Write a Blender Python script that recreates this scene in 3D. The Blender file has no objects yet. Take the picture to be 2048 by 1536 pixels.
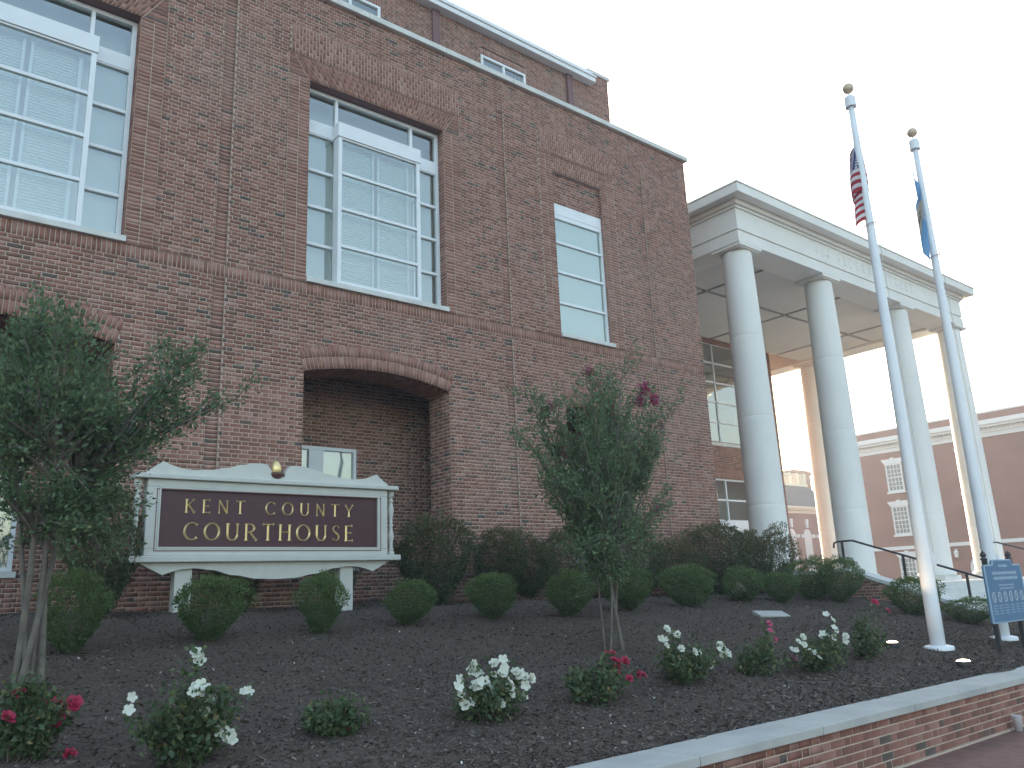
import bpy, bmesh, math, random
import numpy as np
from mathutils import Vector, Matrix
random.seed(7); rng = np.random.default_rng(11)
scene = bpy.context.scene
COL = scene.collection
R = math.radians

# ------------------------------------------------------------------ camera
FPX = 1647.0                                    # focal length in pixels of the 2048 px wide photograph
def nrm(v): v = np.array(v, float); return v/np.linalg.norm(v)
AZ = nrm((-279, 6470, -FPX)); AX = nrm((2066, -330, -FPX)); AX = nrm(AX-AZ*AX.dot(AZ)); AY = np.cross(AZ, AX)
M = np.array([AX, AY, AZ])                      # camera axes -> world axes (x along the facade, y into it, z up)
EYE = np.array([0, 0, 1.6])
cam_d = bpy.data.cameras.new('camera'); cam = bpy.data.objects.new('camera', cam_d); COL.objects.link(cam)
cam.matrix_world = Matrix([[*M[0], 0], [*M[1], 0], [*M[2], 1.6], [0, 0, 0, 1]])
cam_d.sensor_width = 36; cam_d.lens = FPX/2048*36; cam_d.clip_start = .05; cam_d.clip_end = 2000
scene.camera = cam

# ------------------------------------------------------------------ sky, sun, exposure
SUN_AZ = math.atan2(.85, .53); SUN_EL = R(9)     # low behind the courthouse
SUN = Vector((math.cos(SUN_AZ)*math.cos(SUN_EL), math.sin(SUN_AZ)*math.cos(SUN_EL), math.sin(SUN_EL)))
w = bpy.data.worlds.new('World'); scene.world = w; w.use_nodes = True
nt = w.node_tree
sky = nt.nodes.new('ShaderNodeTexSky'); sky.sky_type = 'NISHITA'; sky.sun_disc = False
sky.sun_elevation = SUN_EL; sky.sun_rotation = math.pi/2-SUN_AZ
sky.altitude = 0; sky.air_density = 1.0; sky.dust_density = 3.5; sky.ozone_density = .6
nt.links.new(sky.outputs[0], nt.nodes['Background'].inputs[0]); nt.nodes['Background'].inputs[1].default_value = .15
sun_d = bpy.data.lights.new('sun', 'SUN'); sun_d.energy = 2.0; sun_d.angle = R(.5); sun_d.color = (1, .92, .82)
sun = bpy.data.objects.new('sun', sun_d); COL.objects.link(sun); sun.rotation_euler = (-SUN).to_track_quat('-Z', 'Y').to_euler()
scene.view_settings.view_transform = 'Standard'; scene.view_settings.look = 'None'; scene.view_settings.gamma = 1
scene.view_settings.exposure = 2.5
scene.render.engine = 'CYCLES'

# ------------------------------------------------------------------ pixel -> place helpers (photo is 2048 x 1536)
def ray(px, py): return M@np.array([px-1024, -(py-768), -FPX])
def onY(px, py, y): d = ray(px, py); return EYE+d*(y/d[1])
def onX(px, py, x): d = ray(px, py); return EYE+d*(x/d[0])
BY0, BY1 = 4.25, 11.0
def bedz(x, y):
    zt = 1.50-.016*(x-5)
    t = (y-BY0)/(BY1-BY0)
    return np.where(t < 1, .43+(zt-.43)*t, zt+.03*(y-BY1))
def onbed(px, py):
    d = ray(px, py); t = np.linspace(.0005, .02, 20000); P = EYE+d*t[:, None]
    i = np.where(P[:, 2]-bedz(P[:, 0], P[:, 1]) < 0)[0]
    return P[i[0]] if len(i) else onY(px, py, 11.3)

# ------------------------------------------------------------------ objects
def tag(o, label=None, cat=None, group=None, kind=None):
    if label: o['label'] = label
    if cat: o['category'] = cat
    if group: o['group'] = group
    if kind: o['kind'] = kind
    return o
def empty(name, loc, label, cat, group=None, rz=0):
    o = bpy.data.objects.new(name, None); COL.objects.link(o); o.location = loc; o.rotation_euler.z = rz; o.empty_display_size = .1
    return tag(o, label, cat, group)
def link(name, me, parent=None, loc=None, world=True):
    """an object under a parent whose coordinates are given in world space (parents never rotate unless world=False)"""
    o = bpy.data.objects.new(name, me); COL.objects.link(o)
    if loc is not None: o.location = loc
    if parent is not None:
        o.parent = parent
        if world:
            p = parent; off = Vector((0, 0, 0))
            while p: off += p.location; p = p.parent
            o.location = o.location-off
    return o
class MB:
    def __init__(s): s.v = []; s.f = []; s.r = []; s.uv = None
    def quad(s, a, b, c, d, r=.5):
        i = len(s.v); s.v += [tuple(a), tuple(b), tuple(c), tuple(d)]; s.f.append((i, i+1, i+2, i+3)); s.r.append(r)
    def poly(s, pts, r=.5):
        i = len(s.v); s.v += [tuple(p) for p in pts]; s.f.append(tuple(range(i, i+len(pts)))); s.r.append(r)
    def box(s, x0, x1, y0, y1, z0, z1, r=.5):
        i = len(s.v)
        s.v += [(x0, y0, z0), (x1, y0, z0), (x1, y1, z0), (x0, y1, z0), (x0, y0, z1), (x1, y0, z1), (x1, y1, z1), (x0, y1, z1)]
        for f in ((0, 3, 2, 1), (4, 5, 6, 7), (0, 1, 5, 4), (1, 2, 6, 5), (2, 3, 7, 6), (3, 0, 4, 7)):
            s.f.append(tuple(i+k for k in f)); s.r.append(r)
        return s
    def lathe(s, prof, c=(0, 0, 0), n=24, r=.5):
        i = len(s.v); m = len(prof)
        for k in range(n):
            a = 2*math.pi*k/n
            s.v += [(c[0]+p[0]*math.cos(a), c[1]+p[0]*math.sin(a), c[2]+p[1]) for p in prof]
        for k in range(n):
            k2 = (k+1) % n
            for j in range(m-1):
                s.f.append((i+k*m+j, i+k2*m+j, i+k2*m+j+1, i+k*m+j+1)); s.r.append(r)
        return s
    def tube(s, pts, rad, n=8, r=.5, cap=True):
        pts = [Vector(p) for p in pts]
        if not hasattr(rad, '__len__'): rad = [rad]*len(pts)
        i = len(s.v); prev = None
        for k, p in enumerate(pts):
            t = (pts[min(k+1, len(pts)-1)]-pts[max(k-1, 0)])
            if t.length < 1e-9: t = Vector((0, 0, 1))
            t.normalize()
            if prev is None: a = t.orthogonal().normalized()
            else:
                a = prev-t*prev.dot(t)
                a = a.normalized() if a.length > 1e-6 else t.orthogonal().normalized()
            prev = a; b = t.cross(a)
            for q in range(n):
                an = 2*math.pi*q/n
                s.v.append(tuple(p+(a*math.cos(an)+b*math.sin(an))*rad[k]))
        for k in range(len(pts)-1):
            for q in range(n):
                q2 = (q+1) % n
                s.f.append((i+k*n+q, i+k*n+q2, i+(k+1)*n+q2, i+(k+1)*n+q)); s.r.append(r)
        if cap:
            s.f.append(tuple(i+q for q in range(n))[::-1]); s.r.append(r)
            s.f.append(tuple(i+(len(pts)-1)*n+q for q in range(n))); s.r.append(r)
        return s
    def prism(s, outline, y0, y1, r=.5):
        """outline in (x,z), extruded from y0 (front) to y1"""
        a = [(p[0], y0, p[1]) for p in outline]; b = [(p[0], y1, p[1]) for p in outline]
        i = len(s.v); n = len(a); s.v += a+b
        s.f.append(tuple(range(i, i+n))); s.r.append(r)
        s.f.append(tuple(range(i+n, i+2*n))[::-1]); s.r.append(r)
        for k in range(n):
            k2 = (k+1) % n
            s.f.append((i+k, i+n+k, i+n+k2, i+k2)); s.r.append(r)
        return s
    def mesh(s, name, mat, smooth=False):
        me = bpy.data.meshes.new(name); me.from_pydata(s.v, [], s.f); me.materials.append(mat)
        at = me.attributes.new('rnd', 'FLOAT', 'FACE'); at.data.foreach_set('value', np.array(s.r, np.float32))
        if smooth: me.polygons.foreach_set('use_smooth', [True]*len(s.f))
        me.update(); return me
    def build(s, name, mat, parent=None, smooth=False, bevel=0, fixn=False):
        me = s.mesh(name, mat, smooth)
        if fixn:
            bm = bmesh.new(); bm.from_mesh(me); bmesh.ops.recalc_face_normals(bm, faces=bm.faces); bm.to_mesh(me); bm.free()
        o = link(name, me, parent, (0, 0, 0))
        if bevel:
            m = o.modifiers.new('bevel', 'BEVEL'); m.width = bevel; m.segments = 2; m.limit_method = 'ANGLE'; m.angle_limit = R(40)
        return o
def np_mesh(name, V, F, rnd, mat, smooth=False):
    """V (n,3), F (m,4)"""
    me = bpy.data.meshes.new(name); m, k = F.shape
    me.vertices.add(len(V)); me.vertices.foreach_set('co', V.astype(np.float32).ravel())
    me.loops.add(m*k); me.loops.foreach_set('vertex_index', F.astype(np.int32).ravel())
    me.polygons.add(m); me.polygons.foreach_set('loop_start', np.arange(0, m*k, k, dtype=np.int32))
    me.materials.append(mat)
    at = me.attributes.new('rnd', 'FLOAT', 'FACE'); at.data.foreach_set('value', rnd.astype(np.float32))
    if smooth: me.polygons.foreach_set('use_smooth', [True]*m)
    me.update(calc_edges=True); me.validate(); return me

# ------------------------------------------------------------------ materials
def mat(name, col=(.5, .5, .5), rough=.6, metal=0, spec=.5, ramp=None, src='attr', noise=None, bump=None, alpha=None, wear=None, trans=0):
    """ramp: colours spread over the per-piece random value; noise: (scale, amount); bump: (scale, strength); wear: (scale, colour, amount)"""
    m = bpy.data.materials.new(name); m.use_nodes = True; t = m.node_tree; N = t.nodes; L = t.links
    b = N['Principled BSDF']; b.inputs['Roughness'].default_value = rough; b.inputs['Metallic'].default_value = metal
    b.inputs['Specular IOR Level'].default_value = spec
    geo = N.new('ShaderNodeTexCoord'); coord = geo.outputs['Object']
    if ramp:
        if src == 'attr':
            a = N.new('ShaderNodeAttribute'); a.attribute_name = 'rnd'; fac = a.outputs['Fac']
        else:
            a = N.new('ShaderNodeObjectInfo'); fac = a.outputs['Random']
        r = N.new('ShaderNodeValToRGB'); el = r.color_ramp.elements
        while len(el) > 1: el.remove(el[-1])
        for k, (p, c) in enumerate(ramp):
            e = el[0] if k == 0 else el.new(p)
            e.position = p; e.color = (*c, 1)
        L.new(fac, r.inputs[0]); c = r.outputs[0]
    else:
        rg = N.new('ShaderNodeRGB'); rg.outputs[0].default_value = (*col, 1); c = rg.outputs[0]
    if wear:
        n = N.new('ShaderNodeTexNoise'); n.inputs['Scale'].default_value = wear[0]; n.inputs['Detail'].default_value = 6; L.new(coord, n.inputs['Vector'])
        mr = N.new('ShaderNodeMapRange'); mr.inputs[1].default_value = .5; mr.inputs[2].default_value = .75; mr.inputs[4].default_value = wear[2]; L.new(n.outputs[0], mr.inputs[0])
        mx = N.new('ShaderNodeMixRGB'); L.new(mr.outputs[0], mx.inputs[0]); L.new(c, mx.inputs[1]); mx.inputs[2].default_value = (*wear[1], 1); c = mx.outputs[0]
    if noise:
        n = N.new('ShaderNodeTexNoise'); n.inputs['Scale'].default_value = noise[0]; n.inputs['Detail'].default_value = 5; L.new(coord, n.inputs['Vector'])
        mr = N.new('ShaderNodeMapRange'); mr.inputs[1].default_value = .25; mr.inputs[2].default_value = .75
        mr.inputs[3].default_value = 1-noise[1]; mr.inputs[4].default_value = 1+noise[1]; L.new(n.outputs[0], mr.inputs[0])
        mx = N.new('ShaderNodeMixRGB'); mx.blend_type = 'MULTIPLY'; mx.inputs[0].default_value = 1; L.new(c, mx.inputs[1]); L.new(mr.outputs[0], mx.inputs[2]); c = mx.outputs[0]
    L.new(c, b.inputs['Base Color'])
    if bump:
        n = N.new('ShaderNodeTexNoise'); n.inputs['Scale'].default_value = bump[0]; n.inputs['Detail'].default_value = 6; L.new(coord, n.inputs['Vector'])
        bp = N.new('ShaderNodeBump'); bp.inputs['Strength'].default_value = bump[1]; bp.inputs['Distance'].default_value = .02; L.new(n.outputs[0], bp.inputs['Height']); L.new(bp.outputs[0], b.inputs['Normal'])
    if trans:
        tr = N.new('ShaderNodeBsdfTranslucent'); L.new(c, tr.inputs[0]); mx = N.new('ShaderNodeMixShader'); mx.inputs[0].default_value = trans
        L.new(b.outputs[0], mx.inputs[1]); L.new(tr.outputs[0], mx.inputs[2]); L.new(mx.outputs[0], N['Material Output'].inputs[0])
    return m
BR = [(0, (.105, .088, .082)), (.035, (.125, .094, .082)), (.075, (.19, .098, .077)), (.3, (.240, .114, .088)), (.55, (.280, .134, .103)), (.8, (.320, .163, .128)), (1, (.355, .205, .168))]
MAT = {}
MAT['brick'] = mat('brick', rough=.85, spec=.25, ramp=BR, noise=(9, .22), bump=(60, .15), wear=(.45, (.31, .215, .18), .45))
MAT['brick_piece'] = mat('brick_piece', rough=.85, spec=.25, ramp=BR, src='obj', noise=(9, .22), bump=(60, .15))
MAT['mortar'] = mat('mortar', (.54, .435, .345), rough=.95, spec=.1, noise=(14, .16))
MAT['dark_brick'] = mat('inner_brick', (.15, .080, .068), rough=.9, noise=(6, .2))
MAT['sealant'] = mat('joint_sealant', (.36, .27, .22), rough=.9)
MAT['old_brick'] = mat('old_brick', rough=.9, spec=.15, ramp=[(0, (.22, .105, .088)), (1, (.27, .13, .108))], noise=(.7, .14), bump=(9, .1))
MAT['white_frame'] = mat('white_aluminium', (.76, .79, .81), rough=.35, noise=(3, .05))
MAT['stone'] = mat('limestone', (.64, .64, .61), rough=.8, noise=(3.5, .12), bump=(40, .08), wear=(1.3, (.48, .48, .46), .5))
MAT['cap_stone'] = mat('bluestone_cap', (.44, .44, .41), rough=.75, noise=(3, .12), bump=(30, .08), wear=(1.6, (.30, .31, .31), .6))
MAT['precast'] = mat('painted_precast', (.77, .755, .71), rough=.65, noise=(1.6, .05), bump=(50, .03), wear=(.8, (.60, .60, .57), .4))
MAT['ceiling'] = mat('plaster', (.66, .65, .62), rough=.8, noise=(.8, .05))
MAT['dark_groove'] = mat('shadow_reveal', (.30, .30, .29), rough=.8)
MAT['pilaster_paint'] = mat('plum_paint', (.17, .085, .085), rough=.6)
MAT['shade'] = mat('roller_shade', (.41, .47, .46), rough=.8)
MAT['blind'] = mat('venetian_blind', (.64, .71, .70), rough=.6)
MAT['room'] = mat('room_wall', (.60, .62, .60), rough=.9)
MAT['frost'] = mat('frosted_panel', (.58, .68, .68), rough=.5)
MAT['sign_white'] = mat('painted_wood', (.59, .59, .53), rough=.55, noise=(6, .05), bump=(60, .04))
MAT['maroon'] = mat('maroon_board', (.080, .030, .034), rough=.5, noise=(12, .1))
MAT['maroon_line'] = mat('maroon_line', (.16, .05, .05), rough=.5)
MAT['gold'] = mat('gold_leaf', (.90, .70, .34), rough=.34, metal=.6)
MAT['dark_wood'] = mat('carved_maroon', (.10, .04, .035), rough=.4)
MAT['pole'] = mat('white_paint', (.78, .80, .82), rough=.32, noise=(2, .04))
MAT['ball'] = mat('gilded_ball', (.60, .46, .34), rough=.4, metal=.2)
MAT['rope'] = mat('rope', (.55, .55, .53), rough=.9)
MAT['iron'] = mat('black_iron', (.035, .035, .038), rough=.45)
MAT['step'] = mat('concrete_step', (.60, .60, .57), rough=.8, noise=(3, .08), bump=(60, .06))
MAT['mulch'] = mat('mulch_soil', (.098, .077, .065), rough=1, spec=.1, noise=(30, .4), bump=(45, .6))
MAT['chip'] = mat('mulch_chip', rough=1, spec=.1, ramp=[(0, (.062, .050, .044)), (.45, (.112, .089, .076)), (.8, (.160, .128, .108)), (.97, (.19, .16, .135)), (1, (.36, .33, .29))])
MAT['litter'] = mat('fallen_petal', (.72, .70, .66), rough=.8)
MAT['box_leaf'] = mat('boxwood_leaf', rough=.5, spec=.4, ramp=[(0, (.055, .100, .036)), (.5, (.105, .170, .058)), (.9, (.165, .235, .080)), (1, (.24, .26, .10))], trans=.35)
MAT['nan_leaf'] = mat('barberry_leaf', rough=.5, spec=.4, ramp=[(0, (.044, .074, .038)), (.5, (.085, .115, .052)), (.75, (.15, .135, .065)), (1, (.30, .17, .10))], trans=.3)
MAT['myrtle_leaf'] = mat('myrtle_leaf', rough=.45, spec=.45, ramp=[(0, (.072, .125, .064)), (.5, (.125, .195, .095)), (.9, (.175, .250, .115)), (1, (.25, .28, .11))], trans=.4)
MAT['rose_leaf'] = mat('rose_leaf', rough=.45, spec=.45, ramp=[(0, (.055, .090, .045)), (.5, (.095, .145, .065)), (.85, (.15, .18, .075)), (1, (.32, .25, .11))], trans=.4)
MAT['bark'] = mat('pale_bark', (.145, .125, .105), rough=.9, noise=(9, .3), wear=(5, (.14, .11, .09), .8))
MAT['twig'] = mat('twig_bark', (.11, .085, .065), rough=.9, noise=(9, .2))
MAT['petal_white'] = mat('white_petal', (.72, .73, .63), rough=.6, trans=.25)
MAT['petal_red'] = mat('crimson_petal', (.42, .022, .075), rough=.55, trans=.2)
MAT['petal_pink'] = mat('pink_petal', (.62, .10, .24), rough=.55, trans=.2)
MAT['petal_bloom'] = mat('magenta_bloom', (.36, .055, .14), rough=.6, trans=.3)
MAT['stamen'] = mat('yellow_stamen', (.55, .40, .08), rough=.8)
MAT['paving'] = mat('brick_paving', (.21, .105, .082), rough=.85, noise=(8, .25), bump=(50, .2), wear=(3, (.11, .07, .06), .7))
MAT['asphalt'] = mat('asphalt', (.06, .06, .062), rough=.95, noise=(20, .2))
MAT['slate'] = mat('slate', (.075, .085, .095), rough=.9, spec=.15, noise=(2.5, .2))
MAT['trim'] = mat('white_trim', (.70, .71, .70), rough=.6)
MAT['cream'] = mat('cream_trim', (.72, .66, .50), rough=.6)
MAT['info_blue'] = mat('blue_board', (.075, .185, .31), rough=.45, noise=(5, .05))
MAT['info_print'] = mat('pale_print', (.30, .42, .52), rough=.5)
MAT['info_white'] = mat('white_print', (.62, .66, .68), rough=.5)
MAT['info_black'] = mat('black_print', (.05, .05, .06), rough=.5)
MAT['far_pane'] = mat('far_pane', (.20, .23, .235), rough=.25)
MAT['cup'] = mat('paper_cup', (.62, .58, .60), rough=.7)
MAT['car_paint'] = mat('silver_car_paint', (.60, .63, .64), rough=.25, metal=.3)
MAT['rubber'] = mat('rubber', (.02, .02, .02), rough=.8)
MAT['dark_glass'] = mat('dark_glass', (.03, .035, .04), rough=.08)
def glass(name, tint, floor_refl=.05):
    m = bpy.data.materials.new(name); m.use_nodes = True; t = m.node_tree; N = t.nodes; L = t.links; N.remove(N['Principled BSDF'])
    tr = N.new('ShaderNodeBsdfTransparent'); tr.inputs[0].default_value = (*tint, 1)
    gl = N.new('ShaderNodeBsdfGlossy'); gl.inputs['Roughness'].default_value = .01; gl.inputs[0].default_value = (1, 1, .97, 1)
    fr = N.new('ShaderNodeFresnel'); fr.inputs[0].default_value = 1.55
    tc = N.new('ShaderNodeTexCoord'); nz = N.new('ShaderNodeTexNoise'); nz.inputs['Scale'].default_value = 1.3; L.new(tc.outputs['Object'], nz.inputs['Vector']); bp = N.new('ShaderNodeBump'); bp.inputs['Strength'].default_value = .12; bp.inputs['Distance'].default_value = .05; L.new(nz.outputs[0], bp.inputs['Height']); L.new(bp.outputs[0], gl.inputs['Normal'])
    mr = N.new('ShaderNodeMath'); mr.operation = 'MULTIPLY_ADD'; mr.inputs[1].default_value = 1.25; mr.inputs[2].default_value = floor_refl; L.new(fr.outputs[0], mr.inputs[0])
    mx = N.new('ShaderNodeMixShader'); L.new(mr.outputs[0], mx.inputs[0]); L.new(tr.outputs[0], mx.inputs[1]); L.new(gl.outputs[0], mx.inputs[2])
    L.new(mx.outputs[0], N['Material Output'].inputs[0]); return m
MAT['glass'] = glass('window_glass', (.90, .97, .95), .20)
MAT['glass_dark'] = glass('entrance_glass', (.62, .74, .70), .25)
def lamp_mat(name, col, e):
    m = bpy.data.materials.new(name); m.use_nodes = True; b = m.node_tree.nodes['Principled BSDF']
    b.inputs['Base Color'].default_value = (*col, 1); b.inputs['Emission Color'].default_value = (*col, 1); b.inputs['Emission Strength'].default_value = e; return m
MAT['lamp'] = lamp_mat('lit_lens', (1, .72, .50), 5)

# ------------------------------------------------------------------ brick machinery
CO = .0677; PER = .3048
class Bricks:
    """pieces given in a wall frame (u along, z up, n outwards)"""
    def __init__(s): s.q = []; s.n = []; s.r = []; s.fr = []; s.mq = []; s.mfr = []; s.std = []
    def piece(s, q, fr, n0=-.03, n1=0., r=None):
        s.q.append(q); s.n.append((n0, n1)); s.r.append(random.random() if r is None else r); s.fr.append(fr)
    def mortar(s, q, fr, n=-.0035): s.mq.append((q, n)); s.mfr.append(fr)
    def field(s, fr, u0, u1, z0, z1, holes=lambda a, b: [], bond='flemish', n=0., up=True, parts=None, rlo=0., mort=True, uoff=0.):
        rows = int(round((z1-z0)/CO)); h = (z1-z0)/rows
        for i in range(rows):
            a = z0+i*h; b = a+h
            iv = [(u0, u1)]
            for (p, q) in holes(a, b):
                nw = []
                for (x, y) in iv:
                    if q <= x or p >= y: nw.append((x, y)); continue
                    if p > x: nw.append((x, p))
                    if q < y: nw.append((q, y))
                iv = nw
            for (x, y) in iv:
                if mort: s.mortar(((x, a), (y, a), (y, b), (x, b)), fr, n-.0035)
                if bond == 'stack':
                    L = [(x, y)]
                    if y-x > .3:
                        k = max(1, round((y-x)/.203)); L = [(x+(y-x)*t/k, x+(y-x)*(t+1)/k) for t in range(k)]
                    for (p, q) in L: s._b(p+.006, q-.006, a+.006, b-.006, fr, n, rlo, None, 0)
                    continue
                off = (PER/2 if i % 2 else 0)+uoff
                if bond == 'running': per, segs, off = .2032, ((0, .2032),), (.1016 if i % 2 else 0)
                else: per, segs = PER, ((0, .2032), (.2032, PER))
                k = math.floor((x-off)/per)-1
                while k*per+off < y:
                    for (sa, sb) in segs:
                        p = k*per+off+sa; q = k*per+off+sb
                        pp = max(p, x); qq = min(q, y)
                        if qq-pp > .028:
                            s._b(pp+.006, qq-.006, a+.006, b-.006, fr, n, rlo, parts, (1 if sb-sa > .15 else 2) if (pp == p and qq == q) else 0)
                    k += 1
    def _b(s, p, q, a, b, fr, n, rlo, parts, std):
        j = random.uniform(-.0018, .0018)
        if parts is not None and std and parts['test']((p+q)/2, (a+b)/2) and len(parts['list']) < parts['max']:
            parts['list'].append((p, q, a, b, std)); return
        e = .0012
        s.piece(((p+random.uniform(-e, e), a), (q+random.uniform(-e, e), a), (q, b), (p, b)), fr, n-.03, n+j, rlo+(1-rlo)*random.random())
    def soldiers(s, fr, u0, u1, z0, z1, n=0., rows=1, stagger=False, rlo=.35):
        k = round((u1-u0)/CO); wd = (u1-u0)/k; h = (z1-z0)/rows
        s.mortar(((u0, z0), (u1, z0), (u1, z1), (u0, z1)), fr, n-.0035)
        for i in range(k):
            cuts = [z0+h*t for t in range(rows+1)]
            if stagger and i % 2: cuts = [z0]+[z0+h*(t+.5) for t in range(rows)]+[z1]
            for a, b in zip(cuts[:-1], cuts[1:]):
                if b-a < .03: continue
                s.piece(((u0+i*wd+.006, a+.006), (u0+(i+1)*wd-.006, a+.006), (u0+(i+1)*wd-.006, b-.006), (u0+i*wd+.006, b-.006)), fr, n-.03, n+random.uniform(-.0015, .0015), rlo+(1-rlo)*random.random())
    def arrays(s):
        Q = np.array(s.q, float); Nn = np.array(s.n, float); FR = s.fr
        O = np.array([f[0] for f in FR]); U = np.array([f[1] for f in FR]); NN = np.array([f[2] for f in FR])
        V = np.zeros((len(Q), 8, 3))
        for k in range(4):
            base = O+U*Q[:, k, 0:1]; base = base+np.array([0, 0, 1.])*Q[:, k, 1:2]
            V[:, k] = base+NN*Nn[:, 1:2]; V[:, 4+k] = base+NN*Nn[:, 0:1]
        pat = np.array([(0, 1, 2, 3), (0, 4, 5, 1), (1, 5, 6, 2), (2, 6, 7, 3), (3, 7, 4, 0)])
        F = (np.arange(len(Q))[:, None, None]*8+pat[None]).reshape(-1, 4)
        return V.reshape(-1, 3), F, np.repeat(np.array(s.r), 5)
    def build(s, name, parent, mat_='brick'):
        V, F, r = s.arrays(); o = link(name, np_mesh(name, V, F, r, MAT[mat_]), parent, (0, 0, 0)); o['kind'] = 'stuff'; return o
    def build_mortar(s, name, parent, mat_='mortar'):
        mb = MB()
        for (q, n), fr in zip(s.mq, s.mfr):
            O, U, Nn = (np.array(t, float) for t in fr)
            mb.quad(*[O+U*p[0]+np.array([0, 0, 1.])*p[1]+Nn*n for p in q])
        return mb.build(name, MAT[mat_], parent)
def frame(O, U, N): return (np.array(O, float), np.array(U, float), np.array(N, float))
def brick_parts(lst, fr, parent):
    """each brick its own object; alike bricks share one mesh"""
    meshes = {}
    O, U, Nn = fr
    for (p, q, a, b, std) in lst:
        key = (std, tuple(np.round(U, 3)))
        if key not in meshes:
            L = .1912 if std == 1 else .0896; H = CO-.012
            mb = MB(); c = [(0, 0), (L, 0), (L, H), (0, H)]
            P = [U*x+np.array([0, 0, 1.])*y for x, y in c]; Fv = [t for t in P]; Bv = [t-Nn*.03 for t in P]
            mb.quad(*Fv); mb.quad(Fv[1], Fv[0], Bv[0], Bv[1]); mb.quad(Fv[2], Fv[1], Bv[1], Bv[2]); mb.quad(Fv[3], Fv[2], Bv[2], Bv[3]); mb.quad(Fv[0], Fv[3], Bv[3], Bv[0])
            meshes[key] = mb.mesh('brick', MAT['brick_piece'])
        loc = O+U*p+np.array([0, 0, 1.])*a+Nn*random.uniform(-.0018, .0018)
        link('brick', meshes[key], parent, Vector(loc))

# ================================================================== THE GROUND
g = MB(); g.quad((-600, -600, -.03), (600, -600, -.03), (600, 600, -.03), (-600, 600, -.03)); tag(g.build('ground', MAT['asphalt']), kind='structure')
g = MB(); g.quad((-30, -6, 0), (60, -6, 0), (60, 3.93, 0), (-30, 3.93, 0)); tag(g.build('sidewalk', MAT['paving']), kind='structure')
g = MB(); g.quad((17.95, 3.93, .0), (58, 3.93, 0), (58, 6.3, 0), (17.95, 6.3, 0)); tag(g.build('plaza', MAT['paving']), kind='structure')
# planting bed: one sheet with small lumps
nx, ny = 200, 90
xs = np.linspace(-14, 17.9, nx); ys = np.linspace(4.18, 14.1, ny)
Xg, Yg = np.meshgrid(xs, ys); Zg = bedz(Xg, Yg)
for k in range(26):
    a = rng.uniform(0, 6.28); f = rng.uniform(.8, 7); ph = rng.uniform(0, 6.28)
    Zg = Zg+.012/math.sqrt(f)*np.sin(f*(Xg*math.cos(a)+Yg*math.sin(a))+ph)
V = np.stack([Xg, Yg, Zg], -1).reshape(-1, 3)
idx = np.arange(nx*ny).reshape(ny, nx); F = np.stack([idx[:-1, :-1], idx[:-1, 1:], idx[1:, 1:], idx[1:, :-1]], -1).reshape(-1, 4)
bed = link('mulch_bed', np_mesh('mulch_bed', V, F, np.full(len(F), .5), MAT['mulch'], True)); tag(bed, kind='structure')
def lump(x, y):
    i = np.clip((y-ys[0])/(ys[1]-ys[0]), 0, ny-1.001); j = np.clip((x-xs[0])/(xs[1]-xs[0]), 0, nx-1.001)
    i0 = i.astype(int); j0 = j.astype(int); fi = i-i0; fj = j-j0
    return (Zg[i0, j0]*(1-fi)*(1-fj)+Zg[i0+1, j0]*fi*(1-fj)+Zg[i0, j0+1]*(1-fi)*fj+Zg[i0+1, j0+1]*fi*fj)
def bz(x, y): return float(lump(np.array([x]), np.array([y]))[0])
def chips(n, ymax, size, name, m, label, cat, rr=None, hmax=.02):
    y = 4.3+(ymax-4.3)*rng.random(n)**1.4; x = y*(-.1+3.4*rng.random(n)); ok = (x < 17.6) & (x > -.5); x = x[ok]; y = y[ok]; n = len(x)
    z = lump(x, y)+rng.uniform(0, hmax, n)
    L = rng.uniform(.5, 1.4, n)*size; W = L*rng.uniform(.2, .45, n); a = rng.uniform(0, 6.28, n); tl = rng.normal(0, .35, n); t2 = rng.normal(0, .35, n)
    d = np.stack([np.cos(a)*np.cos(tl), np.sin(a)*np.cos(tl), np.sin(tl)], -1); e = np.stack([-np.sin(a), np.cos(a), t2], -1)
    c = np.stack([x, y, z], -1)
    V = np.stack([c-d*L[:, None]-e*W[:, None], c+d*L[:, None]-e*W[:, None], c+d*L[:, None]*.8+e*W[:, None], c-d*L[:, None]*.9+e*W[:, None]], 1).reshape(-1, 3)
    o = link(name, np_mesh(name, V, np.arange(4*n).reshape(-1, 4), rng.random(n) if rr is None else np.full(n, rr), m)); tag(o, label, cat, kind='stuff'); return o
chips(130000, 12.4, .014, 'mulch_chips', MAT['chip'], 'dark shredded bark mulch covering the sloping bed', 'mulch')
chips(7000, 12, .022, 'bark_pieces', MAT['chip'], 'coarser bark strips lying on the mulch bed', 'bark', hmax=.03)
chips(420, 10, .011, 'petal_litter', MAT['litter'], 'scattered fallen white petals on the dark mulch', 'petals', hmax=.03)

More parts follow.
